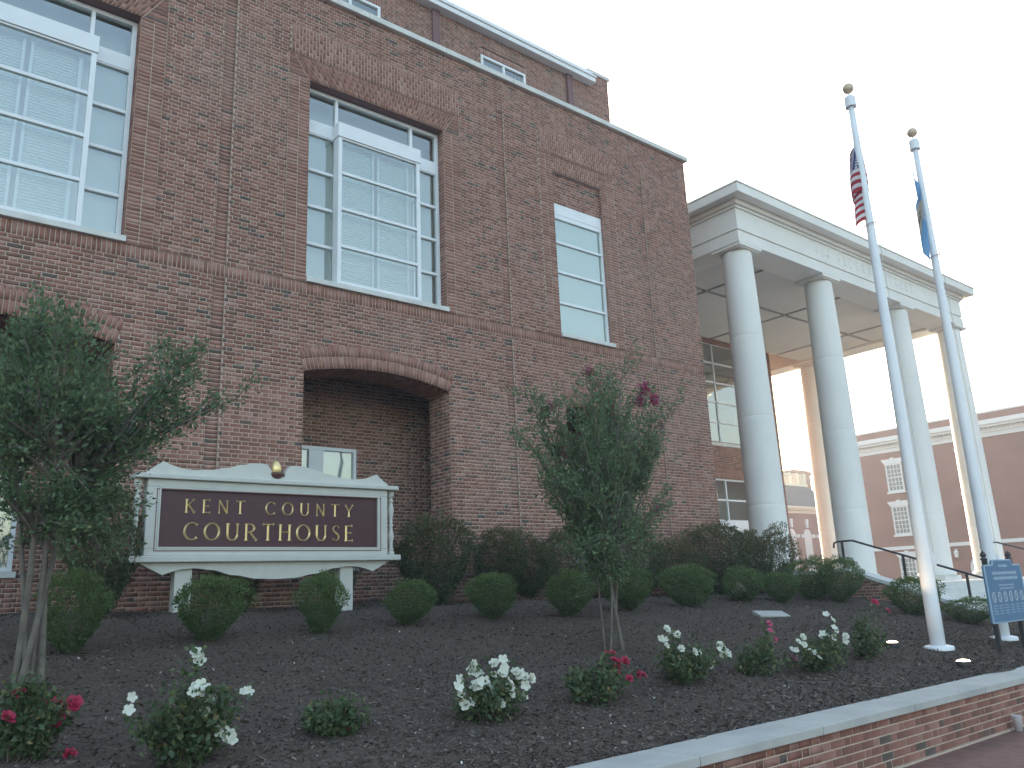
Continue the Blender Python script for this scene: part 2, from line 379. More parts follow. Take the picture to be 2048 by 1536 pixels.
# ================================================================== RETAINING WALL
FRW = 3.93
rw = empty('retaining_wall', (12, FRW, 0), 'low brick retaining wall with grey stone cap along the sidewalk', 'wall')
B = Bricks(); fr = frame((0, FRW, 0), (1, 0, 0), (0, -1, 0)); pl = {'list': [], 'max': 300, 'test': lambda u, z: 6.3 < u < 11.9}
B.field(fr, 4.0, 17.95, 0.012, .012+6*CO, parts=pl, n=0)
core = MB(); core.box(4, 17.95, FRW+.004, 4.17, -.02, .4); wallp = core.build('wall', MAT['mortar'], rw)
B.build('brickwork', rw); brick_parts(pl['list'], fr, wallp)
x = 3.2; k = 0
while x < 17.9:
    x1 = min(x+1.52, 17.98); c = MB(); c.box(x+.004, x1-.004, FRW-.05, 4.33, .421, .487+random.uniform(-.002, .002)); c.build('cap_stone', MAT['cap_stone'], rw, bevel=.006); x = x1
jt = MB(); jt.box(4, 17.9, FRW-.022, FRW-.001, -.005, .014); jt.build('mortar_fillet', MAT['mortar'], rw)

# ================================================================== COURTHOUSE
D = 12.4; XC = 16.62
ch = empty('courthouse', (8, D, 1.5), 'large red brick courthouse with white framed windows and a columned portico', 'building')
FF = frame((0, D, 0), (1, 0, 0), (0, -1, 0))
B = Bricks()
ARCH = [(1.375, 1.475, .19), (7.26, 1.48, .19), (12.55, .81, .11)]           # centre, half width, rise
SPR, RT = 5.35, .40
STRIPS = [(4.20, 4.40), (10.155, 10.345), (14.63, 14.82), (-1.75, -1.55)]
def arc_z(a, u, off=0.):
    c, h, rise = a; Rr = (h*h+rise*rise)/(2*rise); zc = SPR+rise-Rr
    return zc+math.sqrt(max((Rr+off)**2-(u-c)**2, 0))
def arc_half(a, z, off=0.):
    c, h, rise = a; Rr = (h*h+rise*rise)/(2*rise); zc = SPR+rise-Rr
    v = (Rr+off)**2-(z-zc)**2
    return math.sqrt(v) if v > 0 else 0
def lower_holes(a, b):
    out = [(s0, s1) for s0, s1 in STRIPS]
    for A in ARCH:
        if b <= SPR+.03: out.append((A[0]-A[1], A[0]+A[1]))
        else:
            hw = min(arc_half(A, b, RT), A[1]+.03)
            if hw > 0: out.append((A[0]-hw, A[0]+hw))
    return out
pl = {'list': [], 'max': 300, 'test': lambda u, z: (3.0 < u < 5.7) and 3.72 < z < 5.25}
ZS0, ZS1 = 6.713, 6.93
zb = ZS0-80*CO
B.field(FF, -4, XC, zb, ZS0, lower_holes, parts=pl)
B.soldiers(FF, -4, XC, ZS0, ZS1, n=-.012)
WIN = [(1.375, -.10, 2.85), (7.255, 5.78, 8.73)]
W4 = (11.73, 13.30)
def upper_holes(a, b):
    m = (a+b)/2; out = []
    if m < 11.9: out += STRIPS
    for c, l, r in WIN:
        if m < 10.88: out.append((l-.41, r+.41))
        elif m < 11.33: out.append((l-.41, r+.41))
        elif m < 11.9: out.append((l-.37, r+.39))
    if m < 11.9: out.append((W4[0]-.38, W4[1]+.44))
    return out
ZT = 12.70
B.field(FF, -4, XC, ZS1, ZT, upper_holes)
for s0, s1 in STRIPS:
    B.field(FF, s0, s1, zb, ZS0, bond='stack', n=-.018); B.field(FF, s0, s1, ZS1, 11.9, bond='stack', n=-.018)
for c, l, r in WIN:
    for (p, q) in ((l-.41, l-.205), (l-.205, l), (r, r+.205), (r+.205, r+.41)):
        B.field(FF, p, q, ZS1, 10.88, bond='stack', n=.012, rlo=.25)
    # flat fan arch above the window, then a panel of staggered soldiers
    k = 50; B.mortar(((l-.41, 10.88), (r+.41, 10.88), (r+.41, 11.33), (l-.41, 11.33)), FF, -.0035)
    for i in range(k):
        def pt(t, zz):
            s_ = (zz-10.88)/.45; lo = l-.02+(r-l+.04)*t; hi = l-.30+(r-l+.60)*t; return (lo+(hi-lo)*s_, zz)
        for a, b in (((10.885, 11.10), (11.11, 11.325)) if i % 2 else ((10.885, 10.99), (11.0, 11.215), (11.225, 11.325))):
            t0 = (i+.10)/k; t1 = (i+.90)/k
            B.piece((pt(t0, a), pt(t1, a), pt(t1, b), pt(t0, b)), FF, -.03, .006, .35+.65*random.random())
    for sx in (-1, 1):      # filler wedges beside the fan arch
        u0, u1 = (l-.41, l-.03) if sx < 0 else (r+.03, r+.41)
        for i in range(6):
            a = 10.88+i*.075; s_ = (a+.07-10.88)/.45
            if sx < 0: B.piece(((u0+.005, a+.004), (l-.035-.28*(a-10.88)/.45, a+.004), (l-.035-.28*s_, a+.071), (u0+.005, a+.071)), FF, -.03, .0)
            else: B.piece(((r+.035+.28*(a-10.88)/.45, a+.004), (u1-.005, a+.004), (u1-.005, a+.071), (r+.035+.28*s_, a+.071)), FF, -.03, .0)
    B.soldiers(FF, l-.37, r+.39, 11.33, 11.9, n=.022, rows=3, stagger=True)
# narrow window bay
for (p, q) in ((W4[0]-.38, W4[0]-.19), (W4[0]-.19, W4[0]), (W4[1], W4[1]+.205), (W4[1]+.205, W4[1]+.44)):
    B.field(FF, p, q, ZS1, 11.33, bond='stack', n=.010, rlo=.25)
B.soldiers(FF, W4[0], W4[1], 10.92, 11.33, n=.0, rows=2, stagger=True)
B.soldiers(FF, W4[0]-.38, W4[1]+.44, 11.33, 11.9, n=.022, rows=3, stagger=True)
FI = frame((0, D+.075, 0), (1, 0, 0), (0, -1, 0)); B.field(FI, W4[0], W4[1], 10.16, 10.92)
# arches: ring of two rows, jambs, soffit, back wall of each recess
YB = 14.0; PT = .7
def back_holes(a, b):
    m = (a+b)/2; out = []
    if 2.21 < m < 4.41: out += [(.4, 2.08), (5.5, 7.64), (12.6, 13.8)]
    return out
FB = frame((0, YB, 0), (1, 0, 0), (0, -1, 0))
for A in ARCH:
    c, h, rise = A; Rr = (h*h+rise*rise)/(2*rise); zc = SPR+rise-Rr; ang = math.asin(h/Rr); k = max(8, round(2*ang*Rr/CO/1.02))
    def P(t, rr): return (c+rr*math.sin(t), zc+rr*math.cos(t))
    for i in range(k):
        t0 = -ang+2*ang*(i+.09)/k; t1 = -ang+2*ang*(i+.91)/k; T0 = -ang+2*ang*i/k; T1 = -ang+2*ang*(i+1)/k
        B.mortar((P(T0, Rr), P(T1, Rr), P(T1, Rr+RT), P(T0, Rr+RT)), FF, -.0035)
        for r0, r1 in ((0.002, .195), (.205, RT-.005)):
            B.piece((P(t0, Rr+r0), P(t1, Rr+r0), P(t1, Rr+r1), P(t0, Rr+r1)), FF, -.06, .004, .4+.6*random.random())
        for j in range(3):
            y0 = .06+j*.215+(.0 if i % 2 else .1)
            B.piece((P(t0, Rr+.002), P(t1, Rr+.002), P(t1, Rr+.03), P(t0, Rr+.03)), frame((0, D+y0+.2, 0), (1, 0, 0), (0, -1, 0)), 0, .195, .3+.7*random.random())
        # soffit mortar bed
        a0, a1 = P(T0, Rr+.012), P(T1, Rr+.012)
        B.mortar(((0, 0), (0, 0), (0, 0), (0, 0)), frame((a0[0], D, a0[1]), (0, 0, 0), (0, 0, 0)), 0); B.mq.pop(); B.mfr.pop()
    for sx, ux in ((-1, c-h), (1, c+h)):
        fj = frame((ux, D, 0), (0, 1, 0), (-sx, 0, 0)); B.field(fj, .0, PT, zb, SPR, n=0, uoff=.05)
B.field(FB, -4, 16.4, zb, zb+70*CO, back_holes)
# side wall of the main block towards the portico, setback storey and entrance wall
FS = frame((XC, D, 0), (0, 1, 0), (1, 0, 0)); B.field(FS, .0, 6.6, 1.3, ZT, uoff=.07)
YU = 15.0; FU = frame((0, YU, 0), (1, 0, 0), (0, -1, 0)); UW = [(11.84, 13.39), (7.15, 8.78), (2.5, 4.1)]
def up_holes(a, b): return [(p, q) for p, q in UW if 13.2 < (a+b)/2 < 15.56]
def up_holes2(a, b): return up_holes(a, b)+([(p, q) for p, q in UW] if 15.5 < (a+b)/2 < 15.78 else [])
B.field(FU, -4, 16.74, 12.4, 16.42, up_holes2)
for p, q in UW: B.soldiers(FU, p, q, 15.56, 15.77)
FUS = frame((16.74, YU, 0), (0, 1, 0), (1, 0, 0)); B.field(FUS, 0, 6, 12.4, 16.6)
YE = 19.0; FE = frame((0, YE, 0), (1, 0, 0), (0, -1, 0))
def en_holes(a, b):
    m = (a+b)/2; o = []
    if 6.89 < m < 10.86: o.append((21.2, 29.2))
    if 1.4 < m < 5.47: o.append((22.6, 28.6))
    if 5.47 < m < 5.90: o.append((22.6, 28.6))
    return o
B.field(FE, XC+.02, 30.0, 1.35, 11.3, en_holes); B.soldiers(FE, 22.6, 28.6, 5.47, 5.68, rlo=.5); B.soldiers(FE, 22.6, 28.6, 5.68, 5.90, rlo=.5)
FES = frame((30.0, YE, 0), (0, 1, 0), (1, 0, 0)); B.field(FES, 0, 8, 1.35, 11.3, bond='running')
wall = B.build_mortar('wall', ch)
brickwork = B.build('brickwork', ch)
brick_parts(pl['list'], FF, wall)
# solid bodies behind the skins (floors, backs, roofs) so that nothing is paper thin
mb = MB()
mb.box(-4, XC-.02, D+2.2, 19, 12.3, 12.62); mb.box(-4, 16.7, YU+.5, 30, 16.3, 16.5); mb.box(-4, XC-.03, 19.2, 40, .5, 16.3)
mb.box(-4, XC-.02, 14.4, 14.5, 1, 12.3); mb.box(-4, 16.7, YU+1.5, YU+1.6, 12.4, 16.4); mb.box(-4.2, -4, D, 30, 0, 12.7)
mb.box(XC, 29.95, YE+3, YE+3.1, 1, 16); mb.box(XC, 29.95, YE+.05, 27, 11.25, 11.6)
ed = [-4]+[e for A in ARCH for e in (A[0]-A[1]-.012, A[0]+A[1]+.012)]+[XC-.02]
for p, q in zip(ed[0::2], ed[1::2]): mb.box(p, q, D+.06, D+PT, zb, 5.78)
for A in ARCH:
    c, h, rise = A; n = 40
    for i in range(n):
        u0 = c-h+2*h*i/n; u1 = c-h+2*h*(i+1)/n; z0 = max(arc_z(A, u0), arc_z(A, u1))+.012
        mb.box(u0, u1, D+.061, D+PT-.002, z0, 5.77)
mb.box(-4, XC-.02, D+.06, YB, 5.78, 6.0); mb.box(16.4, XC-.02, D+PT, YB+.2, zb, 5.78)
mb.build('wall_core', MAT['dark_brick'], ch)
# coping stones
x = -4.0
while x < XC+.1:
    x1 = x+1.83
    if x1 > XC-.3: x1 = XC+.09
    c = MB(); c.box(x+.004, x1-.004, D-.09, D+.42, ZT+.003, ZT+.125); c.build('coping_stone', MAT['stone'], ch, bevel=.008); x = x1
    if x > XC: break
c = MB(); c.box(XC-.33, XC+.09, D+.424, 19, ZT+.003, ZT+.125); c.build('coping_stone', MAT['stone'], ch, bevel=.008)
for s0, s1 in STRIPS[:3]:
    j = MB(); j.box(s1-.004, s1+.006, D-.0005, D+.02, 11.9, ZT); j.box(s1-.004, s1+.006, D-.0005, D+.02, 1.3, ZS0); j.box(s1-.004, s1+.006, D-.0005, D+.02, ZS1, 11.9); j.build('control_joint', MAT['sealant'], ch)

# --- windows
def bars(mb, lst, y0, y1):
    for (x0, x1, z0, z1) in lst: mb.box(x0, x1, y0, y1, z0, z1)
def blind(x0, x1, z0, z1, y, step=.05):
    mb = MB(); n = int((z1-z0)/step)
    for i in range(n):
        a = z0+i*step; mb.quad((x0, y, a), (x1, y, a), (x1, y+.028, a+step*.82), (x0, y+.028, a+step*.82)); mb.quad((x0, y+.028, a+step*.82), (x1, y+.028, a+step*.82), (x1, y, a+step), (x0, y, a+step))
    return mb
def add_panes(par, lst, y, m='glass', th=.012):
    for (x0, x1, z0, z1) in lst:
        c = MB(); c.quad((x0, y, z0), (x1, y, z0), (x1, y, z1), (x0, y, z1)); c.build('pane', MAT[m], par)
ROW = [7.03, 7.77, 8.50, 9.215, 9.93]
def big_window(c, l, r):
    yf = D+.23; bl, br = c-.885, c+.885
    fm = MB(); T = .055
    bars(fm, [(l, l+.07, 7.03, 10.87), (r-.07, r, 7.03, 10.87), (l+.07, r-.07, 10.80, 10.87)], yf-.03, yf+.06)
    bars(fm, [(bl+.03, bl+.09, 10.22, 10.80), (br-.09, br-.03, 10.22, 10.80)], yf-.03, yf+.06)
    for (a, b) in ((l+.07, bl), (br, r-.07)):
        bars(fm, [(a, b, z-.028, z+.028) for z in ROW[1:4]]+[(a, b, 7.031, 7.07)], yf-.028, yf+.06)
    # projecting bay: corner posts, returns, rails
    y0 = D-.01
    bars(fm, [(bl, bl+.075, 7.04, 9.93), (br-.075, br, 7.04, 9.93)], y0, y0+.07)
    bars(fm, [(bl+.075, br-.075, z-.028, z+.028) for z in ROW[1:4]]+[(bl+.075, br-.075, 7.04, 7.10), (bl+.075, br-.075, 9.90, 9.931)], y0+.004, y0+.07)
    for xx in (bl+.002, br-.016): fm.box(xx, xx+.014, y0+.07, yf-.03, 7.04, 9.93)
    win = fm.build('window', MAT['white_frame'], ch, bevel=.004)
    hp = MB(); hp.box(bl-.015, br+.015, y0-.02, yf+.05, 9.935, 10.225); hp.build('bay_head', MAT['white_frame'], win, bevel=.006)
    for (a, b) in ((l+.07, bl-.016), (br+.016, r-.07)):
        p = MB(); p.box(a, b, yf-.02, yf+.04, 9.935, 10.225); p.box(a, b, yf-.03, yf+.04, 9.96, 9.985); p.build('spandrel_panel', MAT['white_frame'], win)
    sl = MB(); sl.box(l+.0, r+.02, D-.055, yf+.08, 6.935, 7.028); sl.build('sill', MAT['stone'], win, bevel=.006)
    z = ROW
    add_panes(win, [(bl+.075, br-.075, z[i]+.028, z[i+1]-.028) for i in range(4)], y0+.04)
    for (a, b) in ((l+.07, bl), (br, r-.07)): add_panes(win, [(a, b, z[i]+.028, z[i+1]-.028) for i in range(4)], yf+.02)
    add_panes(win, [(l+.07, bl+.03, 10.225, 10.80), (bl+.09, br-.09, 10.225, 10.80), (br-.03, r-.07, 10.225, 10.80)], yf+.02)
    for (a, b) in ((bl+.16, c-.03), (c+.03, br-.16)): blind(a, b, 7.06, 9.88, yf-.02).build('blind', MAT['blind'], win)
    iv = MB(); bars(iv, [(c-.075, c-.035, 7.05, 9.9), (c+.035, c+.075, 7.05, 9.9), (br-.2, br-.15, 7.05, 9.9)], yf-.05, yf-.03); iv.build('inner_mullion', MAT['white_frame'], win)
    for (a, b) in ((l+.05, bl-.0), (br, r-.05)):
        s = MB(); s.box(a, b, yf+.12, yf+.13, 7.0, 9.95); s.build('roller_shade', MAT['shade'], win)
    rm = MB(); rm.box(l-.2, r+.2, yf+1.2, yf+1.25, 6.9, 11.2); rm.box(l-.2, r+.2, yf+.062, yf+1.2, 10.90, 10.95); rm.box(bl, br, yf+.1, yf+.11, 6.95, 9.95); rm.box(l-.2, r+.2, yf+.062, yf+1.2, 6.85, 6.9)
    rm.box(l-.2, l-.1, yf+.062, yf+1.2, 6.9, 10.9); rm.box(r+.1, r+.2, yf+.062, yf+1.2, 6.9, 10.9); rm.build('room', MAT['room'], win)
    ts = MB(); ts.box(l+.05, r-.05, yf+.45, yf+.46, 10.1, 10.9); ts.build('transom_brightener', MAT['shade'], win)  # pale panel added behind the transoms so their panes look lighter
    # brick reveals
    for sx, ux in ((1, l), (-1, r)):
        rv = Bricks(); fj = frame((ux, D, 0), (0, 1, 0), (sx, 0, 0)); rv.field(fj, -.012, .25, ZS1+.1, 10.88, n=.0, bond='stack', rlo=.25)
        rv.build('reveal_brick', win); rv.build_mortar('reveal', win)
    hd = MB(); hd.box(l-.05, r+.05, D+.004, yf+.06, 10.885, 10.95); hd.build('lintel_soffit', MAT['pilaster_paint'], win)
for c, l, r in WIN: big_window(c, l, r)
# narrow window
l, r = W4; yf = D+.09; fm = MB()
bars(fm, [(l, l+.05, 7.03, 10.16), (r-.06, r, 7.03, 10.16), (l+.05, r-.06, 7.031, 7.07)]+[(l+.05, r-.06, z-.028, z+.028) for z in ROW[1:4]]+[(l+.05, r-.06, 9.79, 9.84)], yf-.02, yf+.05)
win = fm.build('window', MAT['white_frame'], ch, bevel=.004)
p = MB(); p.box(l+.05, r-.06, yf-.012, yf+.04, 9.84, 10.16); p.box(l+.05, r-.06, yf-.02, yf+.04, 9.90, 9.925); p.build('head_panel', MAT['white_frame'], win)
add_panes(win, [(l+.05, r-.06, a+.028, b-.028) for a, b in zip(ROW[:4], ROW[1:4]+[9.82])], yf+.02)
p = MB(); p.box(l, r, yf+.06, yf+.07, 7.0, 9.9); p.build('frosted_panel', MAT['frost'], win)
sl = MB(); sl.box(l+.0, r+.08, D-.055, yf+.06, 6.94, 7.028); sl.build('sill', MAT['stone'], win, bevel=.006)
for sx, ux in ((1, l), (-1, r)):
    rv = Bricks(); rv.field(frame((ux, D, 0), (0, 1, 0), (sx, 0, 0)), -.01, .11, ZS1+.1, 10.92, bond='stack', rlo=.25)
    rv.build('reveal_brick', win); rv.build_mortar('reveal', win)
# recess windows
for (l, r, z0, z1, mull) in ((.4, 2.08, 2.21, 4.41, (1.1, 1.38)), (5.5, 7.64, 2.21, 4.41, (6.66, 6.95)), (12.6, 13.8, 2.21, 4.41, (13.15, 13.22))):
    y = YB+.03; fm = MB(); bars(fm, [(l, l+.06, z0, z1), (r-.06, r, z0, z1), (l+.06, r-.06, z1-.065, z1), (l+.06, r-.06, z0, z0+.06), (mull[0], mull[1], z0+.06, z1-.065)], y-.04, y+.05)
    win = fm.build('window', MAT['white_frame'], ch, bevel=.004)
    add_panes(win, [(l+.06, mull[0], z0+.06, z1-.065), (mull[1], r-.06, z0+.06, z1-.065)], y+.01)
    s = MB(); s.box(l, r, y+.08, y+.09, z0, z1); s.build('roller_shade', MAT['shade'], win)
    s = MB(); s.box(l-.05, r+.05, YB-.05, YB+.05, z0-.09, z0-.004); s.build('sill', MAT['stone'], win)
# setback storey: windows, painted pilasters, white eaves
for p, q in UW:
    fm = MB(); bars(fm, [(p, p+.07, 13.2, 15.56), (q-.07, q, 13.2, 15.56), (p+.07, q-.07, 15.49, 15.56), ((p+q)/2-.035, (p+q)/2+.035, 13.2, 15.49), (p+.07, q-.07, 14.4, 14.46)], YU-.02, YU+.06)
    win = fm.build('window', MAT['white_frame'], ch, bevel=.004)
    add_panes(win, [(p+.07, (p+q)/2-.035, 14.46, 15.49), ((p+q)/2+.035, q-.07, 14.46, 15.49)], YU+.03)
    s = MB(); s.box(p-.1, q+.1, YU+.5, YU+.55, 13, 15.8); s.build('room', MAT['room'], win)
for xx in (10.39, 15.075, 5.7): s = MB(); s.box(xx-.11, xx+.11, YU-.07, YU+.02, 12.4, 16.42); s.build('pilaster', MAT['pilaster_paint'], ch, bevel=.005)
e = MB(); e.box(-4, 15.98, YU-.24, YU+.6, 16.22, 16.36); e.box(-4, 16.0, YU-.28, YU+.6, 16.363, 16.42); e.box(-4, 15.94, YU-.18, YU+.6, 16.423, 16.58); e.build('eaves', MAT['white_frame'], ch, bevel=.01)
s = MB(); s.box(15.86, 16.80, YU-.05, YU+1.2, 16.685, 16.80); s.build('coping_stone', MAT['stone'], ch, bevel=.01)
s = Bricks(); s.field(frame((0, YU-.006, 0), (1, 0, 0), (0, -1, 0)), 15.9, 16.74, 16.42, 16.68); s.build('parapet_brick', ch); s.build_mortar('parapet', ch)

# --- portico
PZ = 1.42; PX0, PX1, PY0, PY1 = 18.80, 33.32, D, YE
AB = 10.88
def ring(mb, ox, z0, z1, deep=.95):
    """beam running round the front and both sides, its faces set out by ox"""
    x0, x1, y0 = PX0-ox, PX1+ox, PY0-ox; yb = PY1-.01
    mb.box(x0, x1, y0, PY0+deep, z0, z1); mb.box(x0, PX0+deep, PY0+deep, yb, z0, z1); mb.box(PX1-deep, x1, PY0+deep, yb+6, z0, z1)
mb = MB(); ring(mb, 0, AB+.08, 11.27); ring(mb, -.04, 11.27, 11.345); ring(mb, .0, 11.345, 11.98)
portico = mb.build('portico', MAT['precast'], ch, bevel=.008); portico['label'] = 'white columned entrance portico with inscribed frieze'
mb = MB()
for ox, z0, z1 in ((.05, 11.982, 12.06), (.13, 12.062, 12.20), (.43, 12.202, 12.47), (.455, 12.472, 12.53)):
    x0, x1, y0 = PX0-ox, PX1+ox, PY0-ox; mb.box(x0, x1, y0, PY1+6, z0, z1)
mb.build('cornice', MAT['precast'], portico, bevel=.012)
# ceiling panels with open reveals
zc_ = 11.06
xb = [PX0+.9, 21.45, 21.62, 26.0, 26.17, 30.45, 30.62, PX1-.9]; yb_ = [PY0+.9, 15.6, 15.75, YE]
for i in (0, 2, 4, 6):
    for j in (0, 2):
        c = MB(); c.box(xb[i], xb[i+1], yb_[j], yb_[j+1], zc_, zc_+.09); c.build('ceiling_panel', MAT['ceiling'], portico)
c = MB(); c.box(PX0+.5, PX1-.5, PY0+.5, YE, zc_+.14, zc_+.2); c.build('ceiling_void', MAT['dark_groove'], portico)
cols = [(19.35, 12.9), (23.66, 12.9), (28.70, 12.9), (33.0, 12.9), (33.0, 18.95)]
prof = []
H0, H1 = PZ+.16, AB-.02
for t in np.linspace(0, 1, 40):
    rr = .505-(.085*t**1.7); prof.append((rr, H0+(H1-.12-H0)*t))
pr = []
for k, p in enumerate(prof):
    pr.append(p)
for zz in (3.6, 6.0, 8.3):      # drum joints
    rr = .505-.085*((zz-H0)/(H1-.12-H0))**1.7
    pr += [(rr, zz-.012), (rr-.003, zz-.004), (rr-.003, zz+.004), (rr, zz+.012)]
pr.sort(key=lambda p: p[1]); pr += [(.415, H1-.08), (.40, H1-.03), (.36, H1)]
cb = MB(); cb.lathe([(.56, 0+PZ+.16), (.585, PZ+.19), (.585, PZ+.24), (.56, PZ+.27), (.507, PZ+.30)], n=40); cb.lathe(pr, n=40)
cme = cb.mesh('column', MAT['precast'], True)
pm = MB(); pm.box(-.6, .6, -.5, .6, PZ+.001, PZ+.16); pme = pm.mesh('plinth', MAT['precast'])
am = MB(); am.box(-.52, .52, -.498, .49, AB-.0, AB+.078); am.box(-.47, .47, -.45, .45, AB-.03, AB-.002); ame = am.mesh('abacus', MAT['precast'])
for x, y in cols:
    c = link('column', cme, portico, (x, y, 0)); link('plinth', pme, portico, (x, y, 0)); link('abacus', ame, portico, (x, y, 0))
# podium and entrance
mb = MB(); mb.box(18.26, 34.3, 10.3, 12.45, 0, PZ); mb.box(XC+.02, 34.3, 12.45, YE, 0, PZ); mb.build('podium', MAT['step'], ch)
mb = MB(); zz = [6.89+i*.794 for i in range(6)]; xx = [21.2, 23.2, 24.15, 26.12, 28.1, 29.2]
bars(mb, [(xx[0], xx[-1], z-.03, z+.03) for z in zz]+[(x-.03, x+.03, 6.92, 10.83) for x in xx], YE+.05, YE+.13)
win = mb.build('window', MAT['white_frame'], ch)
add_panes(win, [(a+.03, b-.03, c+.03, d-.03) for a, b in zip(xx[:-1], xx[1:]) for c, d in zip(zz[:-1], zz[1:])], YE+.09, 'glass_dark')
s = MB(); s.box(21.1, 29.3, YE-.05, YE+.14, 6.73, 6.858); s.build('sill', MAT['stone'], win)
s = MB(); s.box(21.0, 29.5, YE+2.6, YE+2.65, 6.5, 11); s.build('room', MAT['room'], win)
mb = MB(); zz = [3.91, 4.68, 5.45]; xx = [22.6, 24.15, 26.12, 28.6]
bars(mb, [(xx[0], xx[-1], z-.03, z+.03) for z in zz]+[(x-.03, x+.03, 3.94, 5.42) for x in xx]+[(x-.03, x+.03, PZ, 3.4) for x in (22.63, 24.15, 26.12, 27.3, 28.57)]+[(22.6, 28.6, PZ+.95, PZ+1.0)], YE+.05, YE+.13)
win = mb.build('entrance_window', MAT['white_frame'], ch)
add_panes(win, [(a+.03, b-.03, c+.03, d-.03) for a, b in zip(xx[:-1], xx[1:]) for c, d in zip(zz[:-1], zz[1:])]+[(a+.03, b-.03, PZ+.02, 3.4) for a, b in ((22.63, 24.15), (24.15, 26.12), (26.12, 27.3), (27.3, 28.57))], YE+.09, 'glass_dark')
p = MB(); p.box(22.6, 28.6, YE-.02, YE+.14, 3.40, 3.879); p.box(22.5, 28.7, YE-.06, YE+.14, 3.60, 3.64); p.build('door_head', MAT['white_frame'], win)
s = MB(); s.box(22.3, 28.9, YE+.9, YE+.95, 1.2, 6); s.build('room', MAT['room'], win)

# ------------------------------------------------------------------ carved letters: strokes with a flared end and a ridge
def offs(pts, ws):
    pts = [Vector((p[0], p[1])) for p in pts]; L, Rr = [], []
    for i, p in enumerate(pts):
        t = pts[min(i+1, len(pts)-1)]-pts[max(i-1, 0)]; t.normalize(); n = Vector((-t.y, t.x)); L.append(p+n*ws[i]); Rr.append(p-n*ws[i])
    return pts, L, Rr
def stem(x0, y0, x1, y1, w, fl0=1.9, fl1=1.9):
    d = math.hypot(x1-x0, y1-y0); k = min(.14/d, .4)
    T = [0, k*.35, k, 1-k, 1-k*.35, 1]; W = [w*fl0, w*(1+.35*(fl0-1)), w, w, w*(1+.35*(fl1-1)), w*fl1]
    return ([(x0+(x1-x0)*t, y0+(y1-y0)*t) for t in T], W)
def arc(cx, cy, rx, ry, a0, a1, w0, w1, n=22, flare=0):
    P, W = [], []
    for i in range(n+1):
        a = R(a0+(a1-a0)*i/n); P.append((cx+rx*math.cos(a), cy+ry*math.sin(a))); ww = w1+(w0-w1)*abs(math.cos(a))**1.3
        if flare and (i == 0 or i == n): ww *= flare
        W.append(ww)
    return (P, W)
TK, TN = .074, .044
GL = {
 'K': (.74, [stem(.12, 0, .12, 1, TK), stem(.64, 1, .16, .46, TN, 1.8, 1), stem(.27, .58, .70, 0, TK*.9, 1, 1.7)]),
 'E': (.62, [stem(.12, 0, .12, 1, TK), stem(.12, .965, .54, .965, TN, 1, 2.6), stem(.12, .52, .46, .52, TN, 1, 2.2), stem(.12, .035, .58, .035, TN, 1, 2.6)]),
 'N': (.84, [stem(.12, 0, .12, 1, TN, 2.2, 1.5), stem(.12, .98, .72, .02, TK, 1, 1), stem(.72, 0, .72, 1, TN, 1, 2.2)]),
 'T': (.74, [stem(.37, 0, .37, 1, TK), stem(.02, .965, .72, .965, TN, 2.6, 2.6)]),
 'C': (.86, [arc(.50, .5, .42, .48, 48, 312, TK, TN, flare=1.7)]),
 'O': (.98, [arc(.49, .5, .42, .48, 0, 360, TK, TN)]),
 'U': (.84, [stem(.13, .34, .13, 1, TK, 1, 1.8), arc(.42, .34, .29, .33, 180, 360, TK, TN), stem(.71, .34, .71, 1, TN*1.15, 1, 2.2)]),
 'Y': (.76, [stem(.04, 1, .38, .46, TK, 1.6, 1), stem(.72, 1, .38, .46, TN, 2.0, 1), stem(.38, .48, .38, 0, TK, 1, 1.9)]),
 'R': (.80, [stem(.12, 0, .12, 1, TK), arc(.30, .735, .30, .235, 90, -90, TK, TN), stem(.12, .97, .31, .97, TN, 1, 1), stem(.12, .50, .31, .50, TN, 1, 1), stem(.34, .5, .76, 0, TK*.9, 1, 1.6)]),
 'H': (.84, [stem(.12, 0, .12, 1, TK), stem(.72, 0, .72, 1, TK), stem(.12, .52, .72, .52, TN, 1, 1)]),
 'S': (.62, [([(.52, .84), (.46, .94), (.31, .975), (.16, .90), (.11, .77), (.17, .64), (.31, .53), (.45, .42), (.52, .28), (.47, .11), (.31, .025), (.15, .07), (.08, .19)], [.05, .035, .034, .042, .055, .064, .068, .064, .055, .042, .034, .036, .055])]),
 'F': (.58, [stem(.12, 0, .12, 1, TK), stem(.12, .965, .52, .965, TN, 1, 2.6), stem(.12, .52, .44, .52, TN, 1, 2.2)]),
 'D': (.86, [stem(.12, 0, .12, 1, TK), arc(.34, .5, .42, .465, 90, -90, TK, TN), stem(.12, .965, .35, .965, TN, 1, 1), stem(.12, .035, .35, .035, TN, 1, 1)]),
 'A': (.84, [stem(.08, 0, .42, 1, TN, 2, 1), stem(.76, 0, .42, 1, TK, 1.8, 1), stem(.2, .34, .64, .34, TN, 1, 1)]),
 'L': (.58, [stem(.12, 0, .12, 1, TK), stem(.12, .035, .54, .035, TN, 1, 2.8)]),
 '4': (.66, [stem(.46, 0, .46, 1, TK, 1.5, 1), stem(.46, .98, .05, .32, TN, 1, 1), stem(.05, .30, .62, .30, TN, 1, 1.4)]),
 '1': (.42, [stem(.22, 0, .22, 1, TK, 1.9, 1), stem(.22, .97, .06, .84, TN, 1, 1)]),
}
